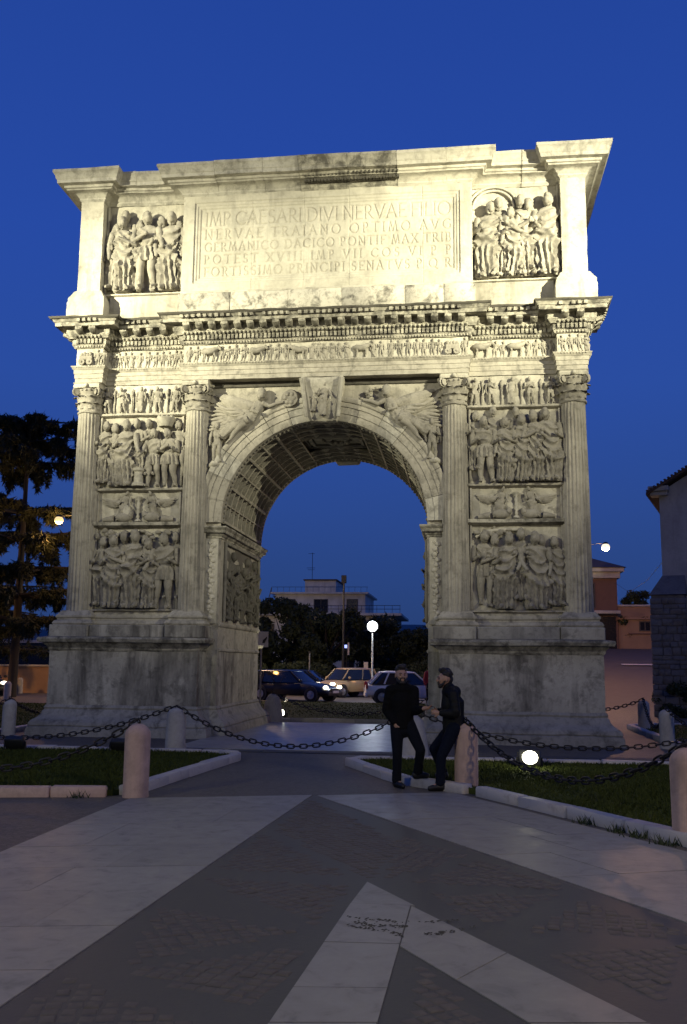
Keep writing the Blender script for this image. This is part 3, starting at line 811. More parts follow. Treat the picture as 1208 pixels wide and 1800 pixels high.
def foliage(x, y, z, w, h, seed, n=22):
    m = MB(); r = np.random.default_rng(seed)
    for k in range(n): m.ball((x+r.uniform(-w, w), y-r.uniform(0, .06), z+r.uniform(-h, h)), (r.uniform(.04, .10), .05, r.uniform(.04, .08)), 7, 5)
    return m.jitter(.02, 9, seed)
foliage(x0+1.0, -.06, 4.93, .95, .10, 3, 30).build('carved_foliage', M['fig'], p, 60)
x0, x1 = 3.64, 5.79
p = panel(1, 6.12, 7.97)
crowd(p, 1, 6.14, x0, x1, [(.04, 1.49, 'toga', .30, O(turn=.6, depth=.6)), (.28, 1.49, 'toga', .33, O(turn=.5, depth=.6)), (.53, 1.49, 'toga', .36, O(turn=-.3, depth=.6)), (.80, 1.54, 'toga', .15, O(turn=-.6, depth=.6)),
    (.15, 1.54, 'tunic', 0, O(turn=.4, arms=('bent', 'down'), wide=1.2)), (.38, 1.54, 'toga', 0, O(turn=.8, arms=('bent', 'cross'))), (.56, 1.63, 'toga', 0, O(turn=.1, arms=('bent', 'out'), wide=1.05)), (.73, 1.71, 'toga', 0, O(turn=-.7, arms=('cross', 'bent'))), (.89, 1.77, 'toga', 0, O(turn=-.8, arms=('down', 'bent'), wide=1.1))])
p = panel(1, 3.05, 5.08)
crowd(p, 1, 3.07, x0, x1, [(.14, 1.71, 'tunic', .12, O(turn=.6, depth=.8)), (.24, 1.73, 'tunic', .05, O(turn=.7, depth=.9)), (.54, 1.66, 'toga', .22, O(turn=.3, depth=.6)), (.80, 1.69, 'toga', .10, O(turn=-.6, depth=.7)), (.94, 1.67, 'toga', .08, O(turn=-.8, depth=.8)),
    (.37, 1.80, 'toga', 0, O(turn=.6, arms=('bent', 'out'), wide=1.12)), (.69, 1.84, 'toga', 0, O(turn=-.5, arms=('out', 'down'), wide=1.15))])
foliage(x0+.5, -.05, 4.93, .45, .09, 5, 18).build('carved_foliage', M['fig'], p, 60)
m = MB(); m.tube([(x0+.1, -.06, 4.80), (x0+.3, -.08, 4.93), (x0+.7, -.08, 4.98), (x0+1.1, -.08, 4.98)], [.045]*4, 7); m.build('carved_branch', M['relief'], p, 60)

# passage reliefs on the inner faces of the piers
for s in (-1, 1):
    Y, Z = np.meshgrid(np.linspace(.45, T-.45, 30), np.linspace(2.80, 4.72, 24))
    X = s*(2.575-.02*nz(Y*2, Z*2, 3, 8))
    p = MB().grid(np.stack([X, Y, Z], -1)).build('passage_relief', M['dark_fig'], AR, 60)
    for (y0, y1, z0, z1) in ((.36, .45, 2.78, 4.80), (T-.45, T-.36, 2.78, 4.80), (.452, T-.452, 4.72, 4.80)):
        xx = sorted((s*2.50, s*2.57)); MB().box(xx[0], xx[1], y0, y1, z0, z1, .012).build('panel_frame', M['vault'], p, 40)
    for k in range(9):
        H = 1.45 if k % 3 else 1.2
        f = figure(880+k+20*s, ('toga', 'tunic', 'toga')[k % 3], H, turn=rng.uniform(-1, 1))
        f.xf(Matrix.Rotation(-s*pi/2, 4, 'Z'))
        f.build('relief_figure', M['dark_fig'], p, 60, (s*2.585, .75+k*.42, 2.82+(.3 if k % 2 else 0)))

# ================================================================== attic
APL = [(-6.54, -.36), (-5.93, -.36), (-5.93, -.04), (-3.74, -.04), (-3.74, -.36), (3.74, -.36), (3.74, -.04), (5.93, -.04), (5.93, -.36), (6.54, -.36)]
BK = [(6.54, T+.34), (-6.54, T+.34)]
for s in (-1, 1):
    xx = sorted((s*5.93, s*6.54))
    mb = MB(); Gp = []
    P = [(xx[0], -.36), (xx[1], -.36), (xx[1], .55), (xx[0], .55)]
    cp = sweep(MB(), P, [(0, z) for z in np.linspace(11.30, 13.9, 10)], True, .2, .010, 110+s).build('corner_pilaster', M['attic'], AR, 40)
    P = [(sorted((s*5.80, s*6.68))[0], -.44), (sorted((s*5.80, s*6.68))[1], -.44), (sorted((s*5.80, s*6.68))[1], .6), (sorted((s*5.80, s*6.68))[0], .6)]
    sweep(MB(), P, [(.06, 10.50), (.06, 10.98), (.045, 11.0), (.04, 11.10), (-.02, 11.20), (-.06, 11.28), (-.09, 11.33), (-.14, 11.34)], True, .2, .010, 112+s).build('pilaster_base', M['attic'], cp, 40)
    MB().box(*sorted((s*3.76, s*5.75)), -.10, .05, 10.55, 11.24, .015).jitter(.006, 4, 3).build('plinth_block', M['attic'], AR, 40)
    ledge(s, 11.24, 11.32, .12, 'attic', 3.745, 5.92)
    p = panel(s, 11.32, 13.80, 3.75, 5.925, -.0, False, 'attic')
    m = MB()
    xa = sorted((s*5.86, s*5.925)); m.box(xa[0], xa[1], -.10, .02, 11.33, 13.78, .012)
    m.build('panel_frame', M['attic'], p, 40)
    x0, x1 = sorted((s*3.78, s*5.85))
    if s < 0:
        crowd(p, s, 11.33, x0, x1, [(.10, 1.86, 'toga', .10, O(turn=.7, depth=.7)), (.23, 1.84, 'toga', .36, O(turn=.5, depth=.6)), (.39, 1.93, 'toga', .05, O(turn=.8, depth=.8)), (.71, 1.98, 'toga', .04, O(turn=-.6, depth=.8)), (.97, 1.84, 'toga', .02, O(turn=-.9)),
            (.22, 1.98, 'toga', 0, O(turn=.7, arms=('down', 'cross'))), (.50, 2.12, 'tunic', 0, O(turn=.8, arms=('cross', 'out'), lean=.02, wide=1.12)), (.84, 2.07, 'toga', 0, O(turn=.1, arms=('down', 'down'), wide=1.1))], y=-.06)
    else:
        crowd(p, s, 11.33, x0, x1, [(.30, 1.93, 'toga', .12, O(turn=.3, depth=.7)), (.62, 2.00, 'toga', .16, O(turn=-.3, depth=.8)), (.36, 1.61, 'toga', .02, O(turn=.6)),
            (.17, 2.02, 'toga', 0, O(turn=.5, arms=('bent', 'down'), wide=1.1)), (.47, 1.84, 'toga', 0, O(turn=-.6, arms=('bent', 'cross'), wide=1.1)), (.66, 1.95, 'toga', .02, O(turn=-.5, depth=.8)), (.90, 2.18, 'toga', 0, O(turn=-.5, arms=('bent', 'down'), wide=1.1))], y=-.06)
        m = MB(); cx, cz = x0+.50, 13.22
        for r0 in (.52, .62): m.tube([(cx+r0*math.cos(a), -.06, cz+r0*.95*math.sin(a)) for a in np.linspace(0, pi, 18)], [.035]*18, 7)
        m.tube([(cx-.57, -.05, cz), (cx-.57, -.05, 11.4)], [.05, .05], 7)
        m.build('carved_arch', M['attic'], p, 60)
# centre: plinth course of separate blocks
xs = [-3.80, -2.42, -.92, .46, 2.05, 3.02, 3.80]
for k in range(6):
    d = rng.uniform(-.006, .006)
    MB().box(xs[k]+.003, xs[k+1]-.003, -.40+d, .02, 10.52, 11.135+rng.uniform(-.004, .004), .012).jitter(.005, 4, 130+k).build('plinth_block', M['plinth'], AR, 40)
MB().box(-3.76, 3.76, -.385, .02, 11.14, 11.19, .012).jitter(.006, 5, 8).build('inscription_sill', M['attic'], AR, 40)

# ---------------------------------------------------------------- inscription, cut letter by letter
def arcpts(cx, cy, rx, ry, a0, a1, n=12): return [(cx+rx*math.cos(math.radians(a0+(a1-a0)*i/n)), cy+ry*math.sin(math.radians(a0+(a1-a0)*i/n))) for i in range(n+1)]
GL = {
 'A': (.72, [[(0, 0), (.36, 1), (.72, 0)], [(.14, .36), (.58, .36)]]),
 'B': (.55, [[(.08, 0), (.08, 1)], [(.08, 1)]+arcpts(.25, .76, .22, .24, 90, -90)+[(.08, .52)], [(.08, .52)]+arcpts(.28, .26, .25, .26, 90, -90)+[(.08, 0)]]),
 'C': (.75, [arcpts(.46, .5, .44, .5, 45, 315, 16)]),
 'D': (.76, [[(.08, 0), (.08, 1)], [(.08, 1)]+arcpts(.30, .5, .44, .5, 90, -90, 14)+[(.08, 0)]]),
 'E': (.5, [[(.08, 0), (.08, 1)], [(.08, 1), (.5, 1)], [(.08, .52), (.44, .52)], [(.08, 0), (.5, 0)]]),
 'F': (.5, [[(.08, 0), (.08, 1)], [(.08, 1), (.5, 1)], [(.08, .52), (.44, .52)]]),
 'G': (.78, [arcpts(.46, .5, .44, .5, 45, 320, 16), [(.76, .42), (.76, .12)]]),
 'I': (.16, [[(.08, 0), (.08, 1)]]),
 'L': (.48, [[(.08, 0), (.08, 1)], [(.08, 0), (.48, 0)]]),
 'M': (.86, [[(.02, 0), (.16, 1), (.43, .05), (.70, 1), (.84, 0)]]),
 'N': (.74, [[(.06, 0), (.06, 1), (.68, 0), (.68, 1)]]),
 'O': (.9, [arcpts(.45, .5, .44, .5, 0, 360, 22)]),
 'P': (.52, [[(.08, 0), (.08, 1)], [(.08, 1)]+arcpts(.24, .74, .25, .26, 90, -90)+[(.08, .48)]]),
 'Q': (.95, [arcpts(.45, .5, .44, .5, 0, 360, 22), [(.55, .06), (.95, -.16)]]),
 'R': (.62, [[(.08, 0), (.08, 1)], [(.08, 1)]+arcpts(.24, .74, .25, .26, 90, -90)+[(.08, .48)], [(.26, .48), (.62, 0)]]),
 'S': (.5, [arcpts(.27, .75, .21, .25, 40, 270, 10)+arcpts(.25, .25, .24, .25, 90, -140, 12)]),
 'T': (.64, [[(.32, 0), (.32, 1)], [(0, 1), (.64, 1)]]),
 'V': (.72, [[(0, 1), (.36, 0), (.72, 1)]]),
 'X': (.7, [[(0, 0), (.68, 1)], [(.02, 1), (.7, 0)]]),
 '.': (.12, [[(.06, .5), (.07, .5)]]), ' ': (.16, [])}
LINES = [('IMP CAESARI DIVI NERVAE FILIO', 13.02, .37), ('NERVAE TRAIANO OPTIMO AVG', 12.65, .26), ('GERMANICO DACICO PONTIF MAX TRIB', 12.31, .235), ('POTEST XVIII IMP VII COS VI P P', 11.97, .235), ('FORTISSIMO PRINCIPI SENATVS P Q R', 11.63, .24)]
nx_, nz_ = 600, 216
xg = np.linspace(-3.74, 3.74, nx_); zg = np.linspace(11.185, 13.90, nz_)
X, Z = np.meshgrid(xg, zg); Dp = np.zeros_like(X); dirt = np.zeros_like(X)
# sunk field with stepped frame
ed = np.minimum(np.minimum(X+3.42, 3.42-X), np.minimum(Z-11.43, 13.62-Z))
Dp += np.interp(ed, [-.02, 0, .03, .06, .075, .10, .13, .145, .2], [0, .035, .03, .03, .055, .055, .06, .085, .085])
for txt, zb, h in LINES:
    ws = [GL[c][0]*(.62 if c == ' ' else 1) for c in txt]; total = sum(ws)*h*.92; gap = (6.32-total)/(len(txt)-1); x = -3.14
    for c, w in zip(txt, ws):
        for st in GL[c][1]:
            segs = list(zip(st[:-1], st[1:]))
            ends = [(st[0], 1), (st[-1], 1)]
            for (p0, q0), (p1, q1) in segs:
                ax, az, bx, bz = x+p0*h*.92, zb+q0*h, x+p1*h*.92, zb+q1*h
                i0, i1 = np.searchsorted(xg, [min(ax, bx)-.06, max(ax, bx)+.06]); j0, j1 = np.searchsorted(zg, [min(az, bz)-.06, max(az, bz)+.06])
                sx_, sz_ = X[j0:j1, i0:i1], Z[j0:j1, i0:i1]
                L2 = (bx-ax)**2+(bz-az)**2+1e-9; t = np.clip(((sx_-ax)*(bx-ax)+(sz_-az)*(bz-az))/L2, 0, 1)
                d = np.hypot(sx_-ax-t*(bx-ax), sz_-az-t*(bz-az)); hw = .023 if abs(bz-az) > abs(bx-ax)*.5 else .020
                g = np.clip(1-d/hw, 0, 1)
                dirt[j0:j1, i0:i1] = np.maximum(dirt[j0:j1, i0:i1], np.clip(g*2.2, 0, 1))
            for (p0, q0), _ in ends:            # serifs
                if q0 in (0, 1):
                    ax, az = x+p0*h*.92, zb+q0*h
                    i0, i1 = np.searchsorted(xg, [ax-.06, ax+.06]); j0, j1 = np.searchsorted(zg, [az-.03, az+.03])
                    if i1 > i0 and j1 > j0:
                        sx_, sz_ = X[j0:j1, i0:i1], Z[j0:j1, i0:i1]
                        g = np.clip(1-np.maximum(np.abs(sx_-ax)/.05, np.abs(sz_-az)/.018), 0, 1)
                        dirt[j0:j1, i0:i1] = np.maximum(dirt[j0:j1, i0:i1], np.clip(g*2, 0, 1))
        x += w*h*.92+gap
Dp += dirt*.018
Dp += .006*nz(X*1.5, Z*1.5, 2.5, 3)
for xj in (-1.9, -.55, .62, 2.5):
    Dp += .02*np.exp(-((X-xj-.01*np.sin(Z*4))/.006)**2)
Y = -.36+Dp
mb = MB().grid(np.stack([X, Y, Z], -1))
me = mb.mesh('inscription_panel', None, 180)
at_ = me.attributes.new('patina', 'FLOAT', 'POINT'); at_.data.foreach_set('value', (dirt.ravel()*.22).astype(np.float32))
m_ = stone('inscribed_marble', (.46, .43, .35), .4, .22, .35, seed=12); n_ = NB.__new__(NB); n_.m = m_; n_.t = m_.node_tree; n_.b = n_.t.nodes['Principled BSDF']; n_.pos = None
src = n_.b.inputs['Base Color'].links[0].from_socket; an_ = n_.n('ShaderNodeAttribute'); an_.attribute_name = 'patina'
n_.l(n_.mix(an_.outputs['Fac'], src, (.10, .08, .055)), n_.b.inputs['Base Color'])
me.materials.append(m_)
ins = link('inscription_panel', me, AR)
MB().box(-3.738, 3.738, -.24, .02, 11.19, 13.9).build('inscription_block', M['attic'], AR)
for s in (-1, 1): MB().box(*sorted((s*3.70, s*3.742)), -.357, .02, 11.19, 13.9, .004).build('inscription_block_end', M['attic'], AR)

# ---------------------------------------------------------------- attic cornice in blocks
prof = [(-.15, 13.80), (.0, 13.80), (.02, 13.83), (.05, 13.86), (.05, 13.90), (.09, 13.95), (.13, 13.99), (.17, 14.01), (.30, 14.015), (.32, 14.05), (.36, 14.06), (.37, 14.12), (.50, 14.13), (.51, 14.22), (.53, 14.24), (.55, 14.32), (.58, 14.38), (.60, 14.40), (.60, 14.47), (.30, 14.50), (-.6, 14.56)]
full = subdiv(APL+[(6.54, T+.36), (-6.54, T+.36)], True, .3); FO = offs(full, True)
k0 = min(range(len(full)), key=lambda i: abs(full[i][0]+6.54)+abs(full[i][1]-1.6))
full = full[k0:]+full[:k0]; FO = FO[k0:]+FO[:k0]
cuts = []; 
def near(x, y): return min(range(len(full)), key=lambda i: abs(full[i][0]-x)*2+abs(full[i][1]-y))
for x, y in ((-4.85, -.04), (-2.7, -.36), (-1.6, -.36), (-.55, -.36), (.7, -.36), (1.95, -.36), (3.05, -.36), (4.9, -.04), (6.54, 1.6)): cuts.append(near(x, y))
cuts = sorted([0]+cuts+[len(full)])
for k, (a, b) in enumerate(zip(cuts[:-1], cuts[1:])):
    idx = list(range(a, min(b+1, len(full))))+([0] if b == len(full) else [])
    dz, do = (rng.uniform(-.010, .012), rng.uniform(-.012, .008)) if 0 < k < 9 else (0, 0)
    G = []
    for q, i in enumerate(idx):
        p, o = full[i], FO[i]; sh_ = 0
        G.append([(p[0]+o[0]*(d+do), p[1]+o[1]*(d+do), z+dz) for d, z in prof])
    G = np.array(G)
    for e_, n_e in ((0, 1), (-1, -2)):
        dirv = G[n_e]-G[e_]; L = np.linalg.norm(dirv, axis=1, keepdims=True)+1e-9; G[e_] = G[e_]+dirv/L*.003
    G = G+wob(G.reshape(-1, 3), 5, 160).reshape(G.shape)*.012
    m = MB(); R_, C_ = G.shape[:2]; F = []
    for r in range(R_-1):
        for c in range(C_-1): F.append((r*C_+c, (r+1)*C_+c, (r+1)*C_+c+1, r*C_+c+1))
    F += [tuple(range(C_)), tuple((R_-1)*C_+c for c in range(C_-1, -1, -1))]
    m.add(G, F)
    blk = m.build('attic_cornice_block', M['corn'] if k in (4, 5) else (M['attic'] if k in (6, 7) else M['repair']), AR, 30)
    if k in (4, 5):
        row = MB()
        seg = {4: [(-.52, -.36), (.68, -.36)], 5: [(.72, -.36), (1.93, -.36)]}[k]
        for c, d, n, w in along(seg, .085): obox(row, c, d, n, w*.33, .16, .27, 13.93, 14.005)
        for c, d, n, w in along(seg, .10): p_ = c+n*.325; row.ball((p_.x, p_.y, 14.085), (w*.4, .05, .045), 6, 4)
        tag(row.jitter(.006, 9, 3).build('carved_row', M['top'], blk, 50), kind='stuff')
# weathered roof slab
MB().box(-6.3, 6.3, .3, T-.3, 13.88, 14.60, .05).build('attic_roof', M['top'], AR)
# ================================================================== more materials
def cobble():
    n = NB('basalt_setts'); co = n.coord()
    v = n.n('ShaderNodeTexVoronoi'); v.inputs['Scale'].default_value = 17; v.inputs['Randomness'].default_value = .55; n.l(co, v.inputs['Vector'])
    v2 = n.n('ShaderNodeTexVoronoi'); v2.feature = 'DISTANCE_TO_EDGE'; v2.inputs['Scale'].default_value = 17; v2.inputs['Randomness'].default_value = .55; n.l(co, v2.inputs['Vector'])
    sp_ = n.n('ShaderNodeSeparateColor'); n.l(v.outputs['Color'], sp_.inputs[0])
    big = n.noise(1.3, co, 5, .6); fine = n.noise(40, co, 4, .7)
    c = n.mix(sp_.outputs[0], (.070, .062, .054), (.125, .112, .096))
    c = n.mix(n.mul(n.ramp(big, .40, .70), .7), c, (.145, .118, .092))
    c = n.mix(n.mul(fine, .4), c, (.05, .047, .045))
    edge = n.ramp(v2.outputs['Distance'], .0, .06)
    c = n.mix(n.mul(edge, 1.0), (.065, .058, .050), c)
    h = n.mix(.25, edge, fine)
    return n.out(c, .62, n.bump(h, .008, .6), spec=.35)
def strip_grey():
    n = NB('grey_lava_strip'); co = n.coord(); f = n.noise(22, co, 6, .7); b = n.noise(.8, co, 4, .6)
    c = n.mix(b, (.048, .046, .040), (.082, .078, .068)); c = n.mix(n.mul(f, .5), c, (.04, .038, .034))
    return n.out(c, .58, n.bump(f, .004, .6), spec=.4)
def slab(name, a, b, rough, spec=.5):
    n = NB(name); co = n.coord(); oi = n.n('ShaderNodeObjectInfo')
    big = n.noise(.9, co, 5, .6); fine = n.noise(26, co, 6, .7); med = n.noise(4.5, co, 6, .65, .6)
    c = n.mix(big, a, b); c = n.mix(n.mul(oi.outputs['Random'], .35), c, tuple(k*.72 for k in a))
    c = n.mix(n.mul(n.ramp(med, .55, .72), .5), c, tuple(k*.45 for k in a)); c = n.mix(n.mul(fine, .25), c, tuple(k*.6 for k in a))
    r = n.n('ShaderNodeMapRange'); n.l(med, r.inputs[0]); r.inputs[1].default_value = .3; r.inputs[2].default_value = .7; r.inputs[3].default_value = rough-.07; r.inputs[4].default_value = rough+.14
    return n.out(c, r.outputs[0], n.bump(n.mix(.5, fine, med), .0015, .5), spec=spec)
def grassm():
    n = NB('lawn_green'); co = n.coord(); b = n.noise(.7, co, 4, .6); f = n.noise(9, co, 5, .7)
    c = n.mix(b, (.028, .044, .010), (.056, .070, .018)); c = n.mix(n.mul(f, .4), c, (.07, .072, .022))
    return n.out(c, .9, spec=.05)
def leafm(name, a, b, sc=1.2):
    n = NB(name); f = n.noise(sc, n.coord(), 5, .65)
    return n.out(n.mix(f, a, b), .7, spec=.25)
M['sett'] = leafm('sett_stone', (.066, .059, .049), (.145, .124, .10), 9); M['cobble'] = cobble(); M['strip'] = strip_grey()
M['white'] = slab('white_paving', (.215, .205, .178), (.29, .272, .236), .50)
M['floor'] = slab('polished_floor', (.30, .285, .26), (.38, .36, .33), .36)
M['kerb'] = slab('kerb_marble', (.42, .38, .35), (.50, .46, .42), .6)
M['grass'] = grassm()
M['earth'] = simple('earth', (.06, .055, .04), .9, sc=.3)
M['asphalt'] = simple('asphalt', (.065, .06, .058), .75, sc=3, bump=.004, var=.3)
M['roadp'] = simple('pale_road', (.095, .082, .066), .7, sc=2, bump=.004)
M['iron'] = simple('chain_iron', (.022, .02, .019), .5, .5, sc=20, var=.5, bump=.003)
M['black'] = simple('black_metal', (.02, .02, .021), .45, .3)
M['grey'] = simple('grey_metal', (.22, .22, .22), .45, .6)
M['rose'] = stone('rose_bollard', (.52, .36, .295), .6, .22, .35, seed=13, rough=.65, bumpd=.008)
M['post'] = stone('stone_post', (.38, .36, .33), .5, .2, .3, seed=14)
M['needle'] = leafm('cedar_needles', (.012, .018, .010), (.030, .034, .017))
M['leaf'] = leafm('dark_leaves', (.018, .03, .014), (.045, .058, .026))
M['bark'] = simple('bark', (.022, .019, .016), .9, sc=9, bump=.02)

# ================================================================== ground
def inside(P, x, y):
    r = np.zeros(len(x), bool); n = len(P)
    for i in range(n):
        (x0, y0), (x1, y1) = P[i], P[(i+1) % n]
        c = ((y0 > y) != (y1 > y)) & (x < (x1-x0)*(y-y0)/(y1-y0+1e-12)+x0); r ^= c
    return r
def struct(name, mb, m, parent=None, smooth=None): return tag(mb.build(name, m, parent, smooth), kind='structure' if parent is None else None)
g = MB(); g.box(-1500, 1500, -300, 1600, -1.0, -.06); struct('ground', g, M['earth'])
mb = MB(); mb.poly([(-40, -34), (40, -34), (40, 19.4), (-40, 19.4)], -.05, 0.0); plaza = struct('plaza', mb, M['cobble'])
mb = MB(); mb.poly([(-70, 19.4), (70, 19.4), (70, 34), (-70, 34)], -.05, -.012); struct('road', mb, M['roadp'])
Uv = Vector((.5126, -.8586)); 
def lerp(a, b, t): return (a[0]+(b[0]-a[0])*t, a[1]+(b[1]-a[1])*t)
def band(L0, L1, R0, R1, cuts, name, mat, parent, z=.008, jog=None, split=None):
    """slabs between a left edge L0-L1 and a right edge R0-R1, cut across at fractions."""
    for k in range(len(cuts)-1):
        ta, tb = cuts[k], cuts[k+1]
        cols = [0, 1] if split is None else [0, split[k % len(split)], 1]
        for c in range(len(cols)-1):
            P = []
            for t, e in ((ta, .0015), (tb, -.0015)):
                a, b = lerp(L0, L1, t), lerp(R0, R1, t)
                P.append((lerp(a, b, cols[c]+.001), lerp(a, b, cols[c+1]-.001), e))
            d = Vector((L1[0]-L0[0], L1[1]-L0[1])).normalized()
            q = [P[0][0], P[0][1], P[1][1], P[1][0]]
            q = [(q[i][0]+d.x*(.0045 if i < 2 else -.0045), q[i][1]+d.y*(.0045 if i < 2 else -.0045)) for i in range(4)]
            if (q[1][0]-q[0][0])*(q[2][1]-q[1][1])-(q[1][1]-q[0][1])*(q[2][0]-q[1][0]) < 0: q = q[::-1]
            MB().poly(q, -.04, z+rng.uniform(-.0015, .0015)).build(name, mat, parent)
def cutlist(L, step): 
    t = [0.0]
    while t[-1]*L+step*1.5 < L: t.append(t[-1]+step*rng.uniform(.8, 1.25)/L)
    return t+[1.0]
band((-.92, -10.62), (-.80, -24), (1.36, -9.87), (.75, -24), cutlist(13.5, 1.05), 'paving_slab', M['white'], plaza, split=(.46, .7, .3, .58))
L1e = (1.43+.5126*16, -9.90-.8586*16); R1e = (3.22+.5126*16-.1, -9.20-.8586*16)
band((1.43, -9.90), L1e, (3.22, -9.20), R1e, cutlist(16, 1.05), 'paving_slab', M['white'], plaza, split=(.5, .32, .66))
mb = MB(); mb.poly([(1.385, -9.89), (.77, -24), (9.62, -24), (4.90, -15.82)], -.03, .003); struct('paved_wedge', mb, M['strip'])
pats = {'P1': [(1.48, -10.58), (1.5, -12.67), (2.52, -14.42), (2.67, -13.06)], 'P2': [(1.36, -13.04), (2.3, -14.58), (1.34, -14.51)], 'P3': [(1.34, -15.02), (2.41, -15.08), (2.31, -16.05)], 'P4': [(1.24, -15.99), (2.2, -16.43), (1.45, -17.1)],
 'P5': [(1.53, -17.36), (2.32, -16.77), (2.3, -17.76)], 'P6': [(1.22, -18.2), (1.2, -17.53), (1.94, -18.09)], 'R1': [(2.78, -12.88), (3.34, -13.66), (2.78, -14.61)], 'R2': [(3.08, -14.77), (3.53, -13.89), (4.11, -14.8)],
 'R3': [(3.23, -15.23), (4.03, -15.1), (3.53, -16.0)], 'R4': [(3.91, -16.09), (4.29, -15.33), (4.85, -16.07)], 'R5': [(3.93, -16.68), (4.76, -16.35), (4.41, -17.26)], 'A': [(3.14, -17.06), (3.12, -17.91), (3.46, -17.86)],
 'Q1': [(1.2, -18.5), (2.2, -18.3), (2.1, -19.4)], 'Q2': [(3.12, -18.2), (3.2, -20.5), (4.6, -20.3)], 'Q3': [(4.6, -17.4), (5.6, -17.3), (5.4, -18.6)]}
for P in pats.values():
    c = np.mean(P, axis=0); P = [tuple(np.array(p)+(np.array(p)-c)*.19) for p in P]
    if sum((P[i][0]*P[(i+1) % len(P)][1]-P[(i+1) % len(P)][0]*P[i][1]) for i in range(len(P))) < 0: P = P[::-1]
    lo, hi = np.min(P, axis=0), np.max(P, axis=0); th_ = rng.uniform(0, 1.5); ct_, st_ = math.cos(th_), math.sin(th_); sm = MB()
    R0 = max(hi-lo)*.75; gx = np.arange(-R0, R0, .098)
    for a in gx:
        for b_ in gx:
            cx_, cy_ = c[0]+a*ct_-b_*st_+rng.normal()*.005, c[1]+a*st_+b_*ct_+rng.normal()*.005
            if not inside(P, np.array([cx_]), np.array([cy_]))[0]: continue
            h_x, h_y, r_ = rng.uniform(.038, .045), rng.uniform(.038, .045), th_+rng.normal()*.07; zt = .008+rng.normal()*.0022
            V = []
            for s_, z_ in ((1.0, .0), (1.0, zt-.007), (.80, zt)):
                for ux, uy in ((-1, -1), (1, -1), (1, 1), (-1, 1)):
                    V.append((cx_+(ux*h_x*math.cos(r_)-uy*h_y*math.sin(r_))*s_, cy_+(ux*h_x*math.sin(r_)+uy*h_y*math.cos(r_))*s_, z_+rng.normal()*.0008))
            sm.add(V, [(0, 1, 5, 4), (1, 2, 6, 5), (2, 3, 7, 6), (3, 0, 4, 7), (4, 5, 9, 8), (5, 6, 10, 9), (6, 7, 11, 10), (7, 4, 8, 11), (8, 9, 10, 11)])
    tag(sm.build('cobble_panel', M['sett'], plaza, 50), kind='stuff')
# white chevron
tip = (2.60, -14.89)
for poly_ in ([(2.60, -14.89), (2.545, -15.55), (2.98, -15.53)],):
    MB().poly(poly_ if False else [(2.60, -14.89), (2.548, -15.60), (3.02, -15.60)], -.02, .010).build('paving_slab', M['white'], plaza)
band((2.547, -15.605), (2.42, -18.02), (2.99, -15.605), (2.95, -17.94), [0, .42, .78, 1], 'paving_slab', M['white'], plaza, .010)
band((2.418, -18.03), (2.1, -24), (2.948, -17.95), (2.85, -24), cutlist(6, 1.1), 'paving_slab', M['white'], plaza, .010)
band((2.978, -16.63), (3.70, -17.83), (2.9965, -15.612), (4.29, -17.74), [0, .5, 1], 'paving_slab', M['white'], plaza, .010)
band((3.705, -17.84), (7.37, -24), (4.295, -17.75), (8.0, -24), cutlist(7, 1.1), 'paving_slab', M['white'], plaza, .010)
# dark stains left by roots and tyres on the chevron
st = MB()
for (x0, y0, x1, y1, b) in ((2.56, -16.0, 3.35, -15.95, .10), (2.58, -16.25, 2.98, -16.42, -.05), (3.12, -16.35, 3.45, -16.1, .05), (2.62, -16.14, 3.0, -16.18, .04)):
    for q in range(60):
        t = rng.random(); L_ = rng.uniform(.004, .02); a_ = math.atan2(y1-y0, x1-x0)+rng.normal()*.6; w_q = rng.uniform(.003, .009)
        cx_, cy_ = x0+(x1-x0)*t+.02*math.sin(9*t), y0+(y1-y0)*t-b*math.sin(pi*t)+rng.normal()*.022
        st.add([(cx_-math.cos(a_)*L_, cy_-math.sin(a_)*L_, .0125), (cx_+math.sin(a_)*w_q, cy_-math.cos(a_)*w_q, .0125), (cx_+math.cos(a_)*L_, cy_+math.sin(a_)*L_, .014), (cx_-math.sin(a_)*w_q, cy_+math.cos(a_)*w_q, .017)], [(0, 1, 2, 3)])
tag(st.build('dry_debris', M['earth'], plaza), kind='stuff')
# polished floor under the arch
ys = np.linspace(-3.55, 5.35, 10); xs_ = np.linspace(-2.55, 2.55, 5)
for j in range(9):
    for i in range(4):
        sft = (.28 if j % 2 else 0)
        xa, xb = xs_[i]+(sft if i else 0), xs_[i+1]+(sft if i < 3 else 0)
        MB().box(xa+.002, xb-.002, ys[j]+.002, ys[j+1]-.002, -.02, .03+rng.uniform(-.001, .001), .003).build('floor_slab', M['floor'], plaza)
mb = MB()
for x in np.arange(-9, 9, 1.2): mb.box(x, x+1.19, -3.95, -3.56, -.03, .018, .004)
mb.build('threshold_strip', M['asphalt'], plaza)

